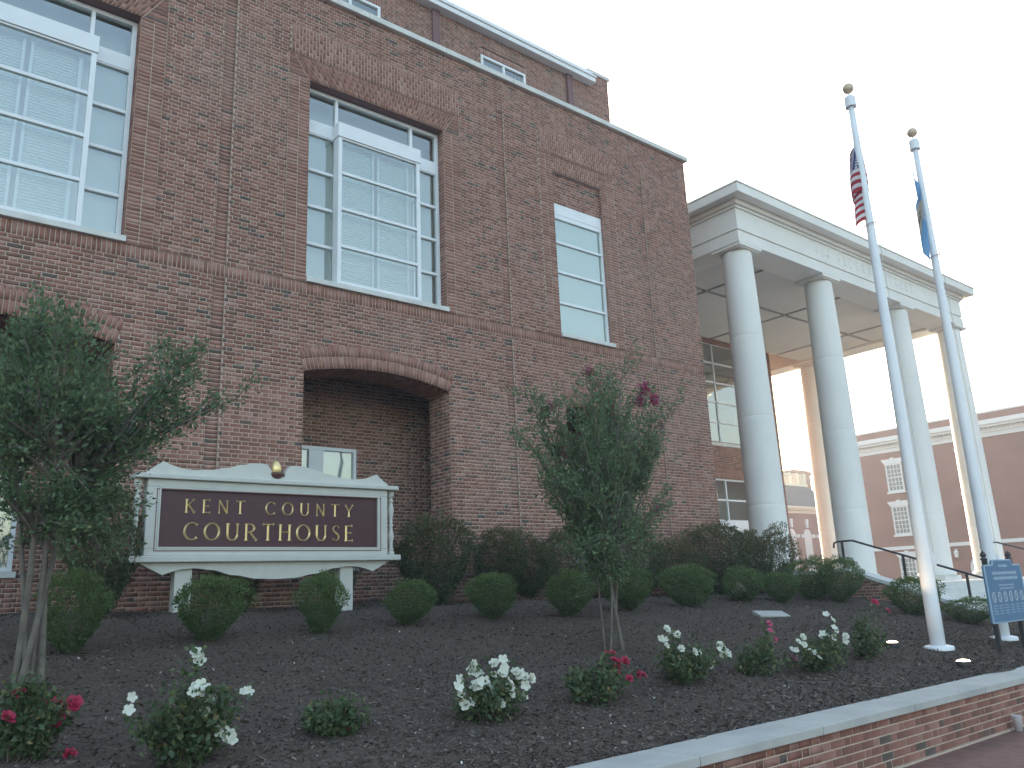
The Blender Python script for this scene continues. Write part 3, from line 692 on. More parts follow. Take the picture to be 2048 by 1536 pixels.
def letters(text, x0, x1, z0, h, y, m, parent, rise, name='letter', space=.42, yaw=None):
    adv = sum(GL[c][0] if c != ' ' else space for c in text); nn = len(text)-1
    nat = adv*h; gap = (x1-x0-nat)/nn; x = x0
    for ch_ in text:
        if ch_ == ' ': x += space*h+gap; continue
        wd, strokes = GL[ch_]; mb = MB()
        for P, W in strokes:
            C, L, Rr = offs(P, W); i0 = len(mb.v); n = len(C)
            for c_, l_, r_ in zip(C, L, Rr):
                mb.v += [(x+l_.x*h, y, z0+l_.y*h), (x+c_.x*h, y-rise, z0+c_.y*h), (x+r_.x*h, y, z0+r_.y*h)]
            for k in range(n-1):
                a = i0+3*k; mb.f += [(a, a+1, a+4, a+3), (a+1, a+2, a+5, a+4)]; mb.r += [.5, .5]
            mb.f += [(i0, i0+2, i0+1), (i0+3*n-3, i0+3*n-2, i0+3*n-1)]; mb.r += [.5, .5]
        o = mb.build(name, m, parent, fixn=False); o['label'] = 'letter '+ch_ if False else name
        del o['label']
        x += wd*h+gap
letters('414 FEDERAL STREET', 22.83, 29.32, 11.53, .30, PY0-.001, MAT['precast'], portico, .016, space=.55)

# ================================================================== STAIRS, CHEEK WALL, RAILS
st = empty('entrance_stairs', (22, 8, 0), 'broad pale concrete steps climbing to the white portico', 'stairs')
for i in range(10):
    z1 = PZ-.142*(i+0); y1 = 10.3-.41*i; s = MB()
    if i == 0: continue
    s.box(18.32, 34.2, y1-.0, y1+.43, z1-.30, z1); s.build('step', MAT['step'], st, bevel=.01)
s = MB(); s.box(18.32, 34.2, 6.2, 6.62, -.02, .06); s.build('step', MAT['step'], st, bevel=.01)
def capz(y): return 1.83 if y > 10.0 else 1.83-.342*(10.0-y)
cw = empty('cheek_wall', (18, 9, 0), 'brick side wall of the entrance steps with sloping stone cap', 'wall')
CB = Bricks(); fr = frame((17.88, 0, 0), (0, 1, 0), (-1, 0, 0))
pl = {'list': [], 'max': 280, 'test': lambda u, z: u < 10.8 and z > bedz(17.8, u)-.05}
CB.field(fr, 6.25, 12.38, .0, .0+26*CO, lambda a, b: [(0, 10.0-(1.83-.10-a-.07)/.342)] if a < 1.7 and 10.0-(1.83-.10-a-.07)/.342 > 6.25 else [], parts=pl, uoff=.03)
core = MB()
for i in range(40):
    a = 6.25+i*(12.39-6.25)/40; b = 6.25+(i+1)*(12.39-6.25)/40; core.box(17.884, 18.25, a, b, -.02, min(capz(a), capz(b))-.09)
cwp = core.build('wall', MAT['mortar'], cw); CB.build('brickwork', cw); brick_parts(pl['list'], fr, cwp)
for (a, b) in ((6.2, 7.45), (7.454, 8.72), (8.724, 9.998), (10.002, 11.2), (11.204, 12.38)):
    c = MB(); za, zb_ = capz(a), capz(b); x0, x1 = 17.83, 18.31
    v = [(x0, a, za-.09), (x1, a, za-.09), (x1, b, zb_-.09), (x0, b, zb_-.09), (x0, a, za), (x1, a, za), (x1, b, zb_), (x0, b, zb_)]
    c.v = v; c.f = [(0, 3, 2, 1), (4, 5, 6, 7), (0, 1, 5, 4), (1, 2, 6, 5), (2, 3, 7, 6), (3, 0, 4, 7)]; c.r = [.5]*6; c.build('cap_stone', MAT['stone'], cw, bevel=.008)
for (x, lab, foot) in ((18.5, 'black iron handrail beside the brick cheek wall of the steps', None), (26.7, 'black iron handrail rising beyond the blue notice board', None)):
    h = empty('handrail', (x, 9, 0), lab, 'handrail', 'iron handrails on the steps')
    zr = lambda y: 2.47 if y > 10.14 else 2.47-.352*(10.14-y)
    s = MB(); s.tube([(x, 10.62, 2.33), (x, 10.60, 2.44), (x, 10.5, 2.47), (x, 10.14, 2.47), (x, 6.4, zr(6.4)), (x, 6.28, zr(6.4)-.12)], .024, 8); s.build('rail', MAT['iron'], h, smooth=True)
    for yy in (10.4, 9.0, 7.72, 6.5):
        zs = PZ-.142*max(0, math.ceil((10.3-yy)/.41)); s = MB(); s.box(x-.022, x+.022, yy-.022, yy+.022, max(zs-.05, 0), zr(yy)-.01); s.build('post', MAT['iron'], h)

# ================================================================== COURTHOUSE SIGN
SY = 11.2
sg = empty('courthouse_sign', (4.85, SY, 1.5), 'carved white and maroon sign reading KENT COUNTY COURTHOUSE in gold', 'sign')
SX0, SX1 = 3.08, 6.62; SC = (SX0+SX1)/2
for x0, x1 in ((3.50, 3.72), (5.86, 6.07)):
    s = MB(); s.box(x0, x1, SY-.0, SY+.16, 1.25, 2.10); s.build('post', MAT['sign_white'], sg, bevel=.006)
s = MB(); bars(s, [(SX0, SX1, 3.135, 3.235), (SX0, SX1, 2.255, 2.345), (SX0, SX0+.15, 2.345, 3.135), (SX1-.15, SX1, 2.345, 3.135)], SY-.07, SY+.12)
s.box(SX0+.01, SX1-.01, SY+.02, SY+.10, 2.26, 3.23); fr_o = s.build('sign_frame', MAT['sign_white'], sg, bevel=.008)
s = MB(); bars(s, [(SX0+.115, SX1-.115, 3.10, 3.112), (SX0+.115, SX1-.115, 2.31, 2.322), (SX0+.115, SX0+.125, 2.322, 3.10), (SX1-.125, SX1-.115, 2.322, 3.10)], SY-.074, SY-.071); s.build('pinstripe', MAT['maroon_line'], fr_o)
s = MB(); bars(s, [(SX0+.15, SX1-.15, 3.115, 3.135), (SX0+.15, SX1-.15, 2.345, 2.365), (SX0+.15, SX0+.17, 2.365, 3.115), (SX1-.17, SX1-.15, 2.365, 3.115)], SY-.075, SY-.03); s.build('inner_moulding', MAT['sign_white'], fr_o)
s = MB(); s.box(SX0+.16, SX1-.16, SY-.04, SY+.01, 2.35, 3.13); panel = s.build('name_panel', MAT['maroon'], sg)
lz = lambda px, py: onY(px, py, SY-.05)
def zpx(x, y): return (200+x/2.926, 880+y/2.926)
a = lz(*zpx(497, 420)); b = lz(*zpx(1482, 455)); a2 = lz(*zpx(497, 340))
letters('KENT COUNTY', a[0], b[0], (a[2]+b[2])/2, a2[2]-a[2], SY-.041, MAT['gold'], sg, .016, space=.55)
a = lz(*zpx(485, 580)); b = lz(*zpx(1482, 600)); a2 = lz(*zpx(845, 488)); a3 = lz(*zpx(845, 587))
letters('COURTHOUSE', a[0], b[0], (a[2]+b[2])/2+.003, (a2[2]-a3[2]), SY-.041, MAT['gold'], sg, .02)
# ledges, pediment, apron
for (z0, z1, e) in ((3.237, 3.30, .17), (2.17, 2.252, .20)):
    s = MB(); s.box(SX0-e, SX1+e, SY-.13, SY+.16, z0, z1); s.build('ledge', MAT['sign_white'], sg, bevel=.012)
def up_prof(u):
    u = abs(u)
    if u < .055: return .045+.0*u if u > .05 else .05
    pts = [(.055, .10), (.075, .175), (.10, .205), (.14, .215), (.20, .212), (.30, .18), (.42, .125), (.55, .085), (.66, .072), (.75, .085), (.83, .125), (.885, .165), (.93, .10), (1.0, .012)]
    for (p, q), (r_, s_) in zip(pts[:-1], pts[1:]):
        if p <= u <= r_: t = (u-p)/(r_-p); t = t*t*(3-2*t) if r_ < .8 else t; return q+(s_-q)*t
    return .012
hw = (SX1-SX0)/2+.03; us = sorted(set([round(t, 4) for t in np.linspace(-1, 1, 121)]+[-.055, .055, -.885, .885]))
s = MB(); s.prism([(SC+u*hw, 3.302+up_prof(u)*1.05) for u in us]+[(SC+hw, 3.301), (SC-hw, 3.301)], SY-.05, SY+.08); s.build('pediment', MAT['sign_white'], sg)
def dn_prof(u):
    u = abs(u); pts = [(0, .235), (.15, .225), (.32, .175), (.50, .10), (.62, .075), (.72, .085), (.80, .125), (.845, .155), (1.0, .01)]
    for (p, q), (r_, s_) in zip(pts[:-1], pts[1:]):
        if p <= u <= r_: t = (u-p)/(r_-p); t = t*t*(3-2*t) if r_ < .75 else t; return q+(s_-q)*t
us = sorted(set([round(t, 4) for t in np.linspace(-1, 1, 121)]+[-.845, .845]))
s = MB(); s.prism([(SC-hw, 2.169), (SC+hw, 2.169)]+[(SC+u*hw, 2.168-dn_prof(u)) for u in us[::-1]], SY-.05, SY+.08); s.build('apron', MAT['sign_white'], sg, fixn=True)
bal = [(.0, 0), (.05, 0), (.05, .05), (.03, .055), (.03, .07), (.042, .085), (.042, .10), (.026, .115), (.030, .20), (.046, .28), (.046, .30), (.028, .38), (.024, .42), (.036, .44), (.036, .46), (.024, .48), (.030, .56), (.046, .66), (.046, .70), (.030, .78), (.026, .80), (.042, .815), (.042, .835), (.03, .85), (.03, .875), (.05, .88), (.05, .985), (0, .985)]
for x in (SX0-.10, SX1+.10): s = MB(); s.lathe(bal, (x, SY+.0, 2.252), 16); s.build('baluster', MAT['sign_white'], sg, smooth=True)
fo = MB(); fo.lathe([(0, 0), (.06, .005), (.095, .03), (.11, .065), (.11, .085), (.08, .095), (.06, .10)], (SC-.02, SY+.0, 3.32), 20); fin = fo.build('finial', MAT['dark_wood'], sg, smooth=True)
fo = MB(); fo.lathe([(.06, 0), (.072, .03), (.070, .09), (.055, .14), (.03, .175), (0, .19)], (SC-.02, SY+.0, 3.405), 20); fo.build('finial_tip', MAT['gold'], fin, smooth=True)

# ================================================================== FLAGPOLES AND FLAGS
def flagpole(x, y, lab, top):
    z0 = bz(x, y); fp = empty('flagpole', (x, y, z0), lab, 'flagpole', 'flagpoles in the planting bed')
    n = 14; s = MB(); s.tube([(x, y, z0-.1+(top-z0+.1)*t) for t in np.linspace(0, 1, n)], [.098-.052*max(0, (t-.12))/.88 for t in np.linspace(0, 1, n)], 20); s.build('pole', MAT['pole'], fp, smooth=True)
    s = MB(); s.lathe([(.10, .03), (.125, .028), (.19, .012), (.20, -.005), (.20, -.04)], (x, y, z0+.03), 28); s.build('base_collar', MAT['pole'], fp, smooth=True)
    s = MB(); s.lathe([(0, .0), (.085, .0), (.085, .16), (.07, .185), (.0, .19)], (x, y, top-.02), 20); s.build('truck', MAT['pole'], fp)
    s = MB(); s.tube([(x, y, top+.16), (x, y, top+.26)], .012, 8); rod = s.build('spindle', MAT['rope'], fp)
    s = MB(); nn = 12; s.lathe([(.085*math.sin(math.pi*k/nn), -.085*math.cos(math.pi*k/nn)) for k in range(nn+1)], (x, y, top+.32), 20); s.build('ball', MAT['ball'], fp, smooth=True)
    s = MB(); s.tube([(x+.07, y-.06, top-.03), (x+.085, y-.07, top-3), (x+.11, y-.09, z0+1.2)], .005, 5); s.build('halyard', MAT['rope'], fp)
    s = MB(); s.box(x+.08, x+.13, y-.10, y-.06, z0+1.1, z0+1.28); s.build('cleat', MAT['pole'], fp)
    zr = top-2.05; s = MB(); s.tube([(x+.095*math.cos(a), y+.095*math.sin(a), zr+.03*math.cos(a+.5)) for a in np.linspace(0, 2*math.pi, 17)], .008, 5); s.build('retainer_ring', MAT['rope'], fp, smooth=True)
    return fp
flagpole(11.80, 5.45, 'tall white flagpole flying the limp striped flag, the nearer of the two', 8.92)
flagpole(14.08, 5.50, 'tall white flagpole flying the blue flag, the farther of the two', 8.95)
def flag_mat(name, kind):
    m = bpy.data.materials.new(name); m.use_nodes = True; t = m.node_tree; N = t.nodes; L = t.links; b = N['Principled BSDF']; b.inputs['Roughness'].default_value = .8
    uv = N.new('ShaderNodeUVMap'); sp = N.new('ShaderNodeSeparateXYZ'); L.new(uv.outputs[0], sp.inputs[0])
    def mth(op, a, bb=None, c=None):
        n = N.new('ShaderNodeMath'); n.operation = op
        for k, q in enumerate((a, bb, c)):
            if q is None: continue
            if isinstance(q, (int, float)): n.inputs[k].default_value = q
            else: L.new(q, n.inputs[k])
        return n.outputs[0]
    def mix(f, a, c):
        n = N.new('ShaderNodeMixRGB'); L.new(f, n.inputs[0])
        for k, q in ((1, a), (2, c)):
            if isinstance(q, tuple): n.inputs[k].default_value = (*q, 1)
            else: L.new(q, n.inputs[k])
        return n.outputs[0]
    u, v = sp.outputs[0], sp.outputs[1]
    if kind == 'stripes':
        red = mth('LESS_THAN', mth('FRACT', mth('MULTIPLY', v, 6.5)), .5)
        c = mix(red, (.78, .78, .80), (.42, .035, .055))
        can = mth('MULTIPLY', mth('LESS_THAN', u, .4), mth('LESS_THAN', v, 7/13))
        fx = mth('SUBTRACT', mth('FRACT', mth('MULTIPLY', u, 15)), .5); fy = mth('SUBTRACT', mth('FRACT', mth('MULTIPLY', v, 9*13/7/1)), .5)
        star = mth('LESS_THAN', mth('ADD', mth('MULTIPLY', fx, fx), mth('MULTIPLY', fy, fy)), .09)
        c = mix(can, c, mix(star, (.035, .05, .17), (.78, .78, .80)))
    else:
        dm = mth('ADD', mth('DIVIDE', mth('ABSOLUTE', mth('SUBTRACT', u, .5)), .34), mth('DIVIDE', mth('ABSOLUTE', mth('SUBTRACT', v, .5)), .36))
        c = mix(mth('LESS_THAN', dm, 1), (.22, .45, .72), (.66, .56, .40))
        nz = N.new('ShaderNodeTexNoise'); nz.inputs['Scale'].default_value = 9; L.new(uv.outputs[0], nz.inputs[0])
        c = mix(mth('LESS_THAN', dm, .5), c, mix(mth('GREATER_THAN', nz.outputs[0], .5), (.30, .17, .08), (.70, .68, .62)))
    L.new(c, b.inputs['Base Color'])
    tr = N.new('ShaderNodeBsdfTranslucent'); L.new(c, tr.inputs[0]); mx = N.new('ShaderNodeMixShader'); mx.inputs[0].default_value = .5
    L.new(b.outputs[0], mx.inputs[1]); L.new(tr.outputs[0], mx.inputs[2]); L.new(mx.outputs[0], N['Material Output'].inputs[0]); return m
def flag(x, y, ztop, hoist, fly, m, lab, fn):
    nu, nv = 60, 30; V, F, UV = [], [], []
    for j in range(nv+1):
        for i in range(nu+1):
            u, v = i/nu, j/nv; V.append(fn(x, y, ztop, hoist, fly, u, v)); UV.append((u, v))
    for j in range(nv):
        for i in range(nu): a = j*(nu+1)+i; F.append((a, a+1, a+nu+2, a+nu+1))
    me = bpy.data.meshes.new('flag'); me.from_pydata(V, [], F); me.materials.append(m); l = me.uv_layers.new(name='UVMap')
    for p in me.polygons:
        p.use_smooth = True
        for li, vi in zip(p.loop_indices, p.vertices): l.data[li].uv = UV[vi]
    o = link('flag', me); tag(o, lab, 'flag', 'flags hanging on the poles')
def us_drape(x, y, zt, ho, fl, u, v):
    sag = .62*u*fl; ph = u*10.2+.6*v; amp = (.07+.20*min(1, u*3))*(1-.45*u)*(.25+.75*min(1, v*1.2+.15))*(1+.7*math.exp(-((u-.17)/.1)**2))
    xx = x+.08*(1-u)+1.25*amp*math.sin(ph+.6)+.10*u*(1-u); yy = y+.075+.09*math.cos(ph+.6)*min(1, u*4)+.03*u
    return (xx, yy, zt-v*ho*(1-.18*u)-sag)
def de_drape(x, y, zt, ho, fl, u, v):
    sag = .72*u*fl; ph = u*9+.8*v
    xx = x-.05-.20*abs(math.sin(ph*.5))*min(1, u*3)*(.25+.75*v)+.02*u; yy = y+.07+.08*math.cos(ph)*min(1, u*4)
    return (xx, yy, zt-v*ho*(1-.15*u)-sag)
flag(11.80, 5.45, 8.56, .95, 1.55, flag_mat('striped_flag', 'stripes'), 'limp red and white striped flag with starred blue corner on the nearer pole', us_drape)
flag(14.08, 5.50, 8.55, .95, 1.45, flag_mat('blue_flag', 'blue'), 'limp sky blue flag with buff emblem on the farther pole', de_drape)

# ================================================================== NOTICE BOARD, UPLIGHTS, SMALL THINGS
iy = 4.9; ib = empty('notice_board', (12.85, iy, .5), 'blue notice board with six round pictograms on dark posts', 'notice board')
x0, x1 = 12.29, 13.52; out = [(x0, .94), (x1, .94), (x1, 1.70), (x1-.27, 1.70), (x1-.31, 1.77), (x0+.31, 1.77), (x0+.27, 1.70), (x0, 1.70)]
s = MB(); s.prism(out, iy-.02, iy+.02); bd = s.build('board', MAT['info_blue'], ib, fixn=True)
s = MB()
for (p, q) in zip(out, out[1:]+out[:1]): s.tube([(p[0], iy-.012, p[1]), (q[0], iy-.012, q[1])], .012, 6)
s.build('edge_trim', MAT['info_print'], ib)
def strip(z, h, a, b, n, m):
    mb = MB(); xx = a; ws = [random.uniform(.5, 1.4) for _ in range(n)]; tot = sum(ws)
    for w_ in ws: e = xx+(b-a)*w_/tot; mb.quad((xx, iy-.0225, z), (e-.012, iy-.0225, z), (e-.012, iy-.0225, z+h), (xx, iy-.0225, z+h)); xx = e
    mb.build('print_line', m, bd)
strip(1.675, .035, 12.75, 13.06, 2, MAT['info_print']); strip(1.575, .04, 12.50, 13.35, 5, MAT['info_print']); strip(1.505, .04, 12.52, 13.36, 4, MAT['info_print']); strip(1.42, .022, 12.66, 13.18, 5, MAT['info_print']); strip(1.375, .022, 12.66, 13.16, 4, MAT['info_print'])
for i in range(6):
    cx = 12.43+i*.19; cz = 1.275; mb = MB(); n = 24
    for k in range(n):
        a0, a1 = 2*math.pi*k/n, 2*math.pi*(k+1)/n; c0, s0, c1, s1 = math.cos(a0), math.sin(a0), math.cos(a1), math.sin(a1)
        mb.quad((cx+.042*c0, iy-.0235, cz+.055*s0), (cx+.042*c1, iy-.0235, cz+.055*s1), (cx+.056*c1, iy-.0235, cz+.07*s1), (cx+.056*c0, iy-.0235, cz+.07*s0))
    mb.quad((cx-.034, iy-.024, cz+.034), (cx-.024, iy-.024, cz+.044), (cx+.034, iy-.024, cz-.034), (cx+.024, iy-.024, cz-.044)); mb.build('pictogram', MAT['info_white'], bd)
    for k in range(4): strip(1.155-.035*k, .014, cx-.07, cx+.07, 2, MAT['info_print'])
for px in (12.50, 13.36):
    s = MB(); s.box(px-.028, px+.028, iy+.021, iy+.08, .42, 1.78); po = s.build('post', MAT['iron'], ib, bevel=.004)
    s = MB(); s.lathe([(0, 0), (.045, 0), (.045, .02), (.022, .03), (.04, .055), (.042, .07), (.026, .10), (.010, .115), (0, .13)], (px, iy+.055, 1.78), 14); s.build('finial', MAT['iron'], po, smooth=True)
for (px, py, lab, k) in ((1786, 1302, 'lit ground uplight between the last rose bush and the flagpole', 0), (1930, 1342, 'lit ground uplight nearest the stone cap of the retaining wall', 1)):
    p = onbed(px, py); x, y = p[0], p[1]; z = bz(x, y)+.005; u = empty('ground_uplight', (x, y, z), lab, 'uplight', 'uplights in the planting bed')
    s = MB(); s.lathe([(.0, -.1), (.075, -.1), (.082, .048), (.08, .053), (.078, .052)], (x, y, z), 20); s.build('can', MAT['iron'], u, smooth=True)
    s = MB(); s.lathe([(.078, .052), (.06, .064), (.03, .070), (0, .072)], (x, y, z), 20); s.build('lens', MAT['lamp'], u, smooth=True)
    ld = bpy.data.lights.new('uplight_lamp', 'SPOT'); ld.energy = 6; ld.color = (1, .72, .45); ld.spot_size = R(40); ld.shadow_soft_size = .06
    lo = bpy.data.objects.new('uplight_lamp', ld); COL.objects.link(lo); lo.location = (x, y, z+.14); tgt = Vector((11.8 if k == 0 else 11.8, 5.45, 2.2)); lo.rotation_euler = (tgt-lo.location).to_track_quat('-Z', 'Y').to_euler()
    lo.parent = u; lo.location = Vector(lo.location)-u.location
p = onbed(1540, 1228); s = MB(); x, y, z = p[0], p[1], bz(p[0], p[1]); s.box(-.26, .30, -.16, .16, -.02, .045)
o = s.build('stone_slab', MAT['cap_stone'], None, bevel=.01); o.location = (x, y, z); o.rotation_euler = (.26, .05, -.5); tag(o, 'flat pale stone slab lying on the mulch between roses and shrubs', 'slab')
pts = [onbed(px, py) for px, py in ((1552, 1360), (1590, 1366), (1640, 1371), (1700, 1379), (1745, 1382), (1772, 1381))]
s = MB(); s.tube([(p[0], p[1], bz(p[0], p[1])+.012) for p in pts], .006, 6); tag(s.build('hose', MAT['bark'], None, smooth=True), 'thin brown irrigation hose lying on the mulch near the wall', 'hose')
s = MB(); q = onY(2034, 1460, 3.78); q = EYE+ray(2034, 1462)*((0-1.6)/ray(2034, 1462)[2]); s.lathe([(0, .002), (.035, .002), (.048, .15), (.051, .155), (.046, .15), (.034, .01), (0, .01)], (q[0], q[1]-.02, .0), 20); tag(s.build('paper_cup', MAT['cup'], None, smooth=True), 'pale paper cup standing on the paving against the low wall', 'cup')
t = onY(1400, 1478, 3.98); s = MB(); d = ray(1405, 1476); q = EYE+d*((.487-1.6)/d[2]); s.tube([(q[0]-.07, q[1], .494), (q[0]-.02, q[1]+.015, .499), (q[0]+.05, q[1], .493)], [.008, .012, .006], 6); tag(s.build('twig', MAT['twig'], None), 'small dark twig lying on the stone cap of the low wall', 'twig')

# ================================================================== PLANTS
def leaves(P, Dn, size, asp=.5, fold=.25):
    """a quad leaf at each P pointing roughly along Dn"""
    n = len(P); Dn = Dn+rng.normal(0, .55, (n, 3)); Dn /= np.linalg.norm(Dn, axis=1)[:, None]+1e-9
    h = rng.normal(0, 1, (n, 3)); S = np.cross(Dn, h); S /= np.linalg.norm(S, axis=1)[:, None]+1e-9; Nn = np.cross(Dn, S)
    L = (size*rng.uniform(.65, 1.35, n))[:, None]; W = L*asp*.5
    V = np.stack([P, P+Dn*L*.5+S*W+Nn*L*fold*.4, P+Dn*L, P+Dn*L*.5-S*W+Nn*L*fold*.4], 1).reshape(-1, 3)
    return V, np.arange(4*n).reshape(-1, 4)
def shrub_mesh(name, m, n, leaf, seed, egg=.15, lumps=.13, rough=.05):
    """unit shrub: radius about 1, from z=0 to z=2"""
    r = np.random.default_rng(seed)
    d = r.normal(0, 1, (n, 3)); d /= np.linalg.norm(d, axis=1)[:, None]
    rad = np.ones(n)
    for k in range(16):
        c = r.normal(0, 1, 3); c /= np.linalg.norm(c); dt = d@c; rad += lumps*r.uniform(-.6, 1)*np.exp((dt-1)*r.uniform(5, 16))
    sh = 1-np.abs(r.normal(0, .11, n)); sh = np.where(r.random(n) < .25, r.uniform(.4, .95, n), sh)
    sh = np.where(r.random(n) < .04, 1+r.uniform(0, .13, n), sh)
    if rough >= 1:      # upright shoots along the top
        for k in range(75):
            c = r.normal(0, 1, 3); c[2] = abs(c[2])+.25; c /= np.linalg.norm(c); i = np.where(d@c > .985)[0]; t = r.random(len(i)); sh[i] = 1+.36*r.random()*t**.7
    P = d*(rad*sh)[:, None]; P[:, 2] = np.where(P[:, 2] < 0, P[:, 2]*.95, P[:, 2]); P[:, 0:2] *= (1-egg*np.clip(-P[:, 2], 0, 1))[:, None]; P[:, 2] += 1.0
    V, F = leaves(P, d+np.array([0, 0, .5]), leaf, .55)
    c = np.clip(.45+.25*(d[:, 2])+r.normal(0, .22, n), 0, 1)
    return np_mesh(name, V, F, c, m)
def twigs_mesh(name, seed, n=9):
    random.seed(seed); s = MB()
    for k in range(n):
        a = random.uniform(0, 6.28); e = random.uniform(.3, .8); s.tube([(0.05*math.cos(a), .05*math.sin(a), -.12), (e*.4*math.cos(a), e*.4*math.sin(a), .3), (e*math.cos(a+.3), e*math.sin(a+.3), .95)], [.035, .024, .01], 5)
    return s.mesh(name, MAT['twig'])
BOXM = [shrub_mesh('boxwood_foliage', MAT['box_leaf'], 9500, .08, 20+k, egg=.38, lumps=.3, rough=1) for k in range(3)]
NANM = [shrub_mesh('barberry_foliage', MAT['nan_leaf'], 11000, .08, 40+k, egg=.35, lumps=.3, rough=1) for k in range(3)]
TWM = [twigs_mesh('stems', 5), twigs_mesh('stems', 6)]
def shrub(kind, k, cx, yb, yt, wpx, lab, Y=None, grp=None):
    if Y is None: p = onbed(cx, yb); x, y = p[0], p[1]+.12
    else: p = onY(cx, yb, Y); x, y = p[0], Y
    z = bz(min(x, 17.5), y)-.02
    top = onY(cx, yt, y)[2]; hz = max(top-z, .35)/2
    l = onY(cx-wpx/2, (yb+yt)/2, y); r_ = onY(cx+wpx/2, (yb+yt)/2, y)
    dd = math.hypot(x, y); ratio = y/dd       # a round body looks wider along x than it is deep
    rad = abs(r_[0]-l[0])/2*math.sqrt(ratio)*.92
    o = empty('boxwood_shrub' if kind == 'box' else 'barberry_shrub', (x, y, z), lab, 'shrub', grp)
    f = link('foliage', (BOXM if kind == 'box' else NANM)[k % 3], o, None, world=False); f.scale = (rad, rad, hz*.97); f.rotation_euler.z = k*1.7; f.location = (0, 0, .03)
    t = link('stems', TWM[k % 2], o, None, world=False); t.scale = (rad, rad, hz*1.2); t.rotation_euler.z = k*.9
G1 = 'clipped boxwood shrubs in the front row'; G2 = 'dark shrubs along the courthouse wall'
for k, (cx, yb, yt, wp, lab) in enumerate([
    (423, 1288, 1160, 130, 'round green boxwood in front of the left post of the courthouse sign'),
    (653, 1264, 1158, 84, 'green boxwood in front of the right post of the courthouse sign'),
    (831, 1252, 1168, 84, 'small dark boxwood in front of the large dark shrub beside the sign'),
    (996, 1240, 1152, 84, 'small round boxwood left of the crape myrtle in the middle'),
    (1155, 1236, 1150, 82, 'dark boxwood just left of the slim trunks of the middle crape myrtle'),
    (1270, 1228, 1140, 78, 'dark boxwood just right of the slim trunks of the middle crape myrtle'),
    (1390, 1215, 1134, 78, 'round boxwood standing left of the stone slab'),
    (1499, 1207, 1142, 66, 'small round boxwood right behind the stone slab'),
    (1575, 1205, 1150, 56, 'smallest boxwood in the row before the portico'),
    (145, 1300, 1150, 140, 'wide boxwood right behind the trunks of the left crape myrtle')]):
    shrub('box', k, cx, yb, yt, wp, lab, grp=G1)
for k, (cx, yb, yt, wp, lab, Y) in enumerate([
    (1630, 1195, 1122, 66, 'bluish green shrub left of the stair cheek wall', 10.0), (1685, 1192, 1122, 62, 'green shrub hugging the top of the stair cheek wall', 9.5),
    (1832, 1228, 1158, 72, 'dark shrub before the cheek wall left of the nearer flagpole base', 7.8), (1955, 1272, 1200, 70, 'low dark shrub before the cheek wall behind the notice board', 6.75)]):
    shrub('box', k+1, cx, yb, yt, wp, lab, Y=Y)
for k, (cx, yb, yt, wp, lab) in enumerate([
    (868, 1208, 1050, 135, 'large dark shrub right of the courthouse sign'),
    (1000, 1195, 1072, 95, 'reddish tipped shrub against the wall right of the deep archway'),
    (1058, 1200, 1085, 92, 'dense dark shrub left of the middle crape myrtle by the wall'),
    (1140, 1196, 1070, 90, 'dark shrub half hidden behind the middle crape myrtle'),
    (1285, 1192, 1078, 90, 'tall dark shrub right behind the middle crape myrtle'),
    (1365, 1190, 1096, 72, 'low dark shrub left of the tallest shrub at the wall corner'),
    (1440, 1186, 1060, 100, 'tallest shrub hiding the right corner of the brick wall'),
    (1510, 1184, 1076, 60, 'narrow dark shrub in front of the first portico column'),
    (1556, 1184, 1076, 62, 'upright shrub at the right foot of the first portico column'),
    (195, 1236, 1005, 150, 'tall dark shrub left of the courthouse sign'),
    (465, 1215, 1130, 100, 'dark shrub in the shade under the courthouse sign'),
    (672, 1212, 1128, 70, 'dark shrub behind the right post of the courthouse sign')]):
    shrub('nan', k, cx, yb, yt, wp, lab, Y=11.75 if k < 9 else (11.3 if k == 9 else 11.8), grp=G2)

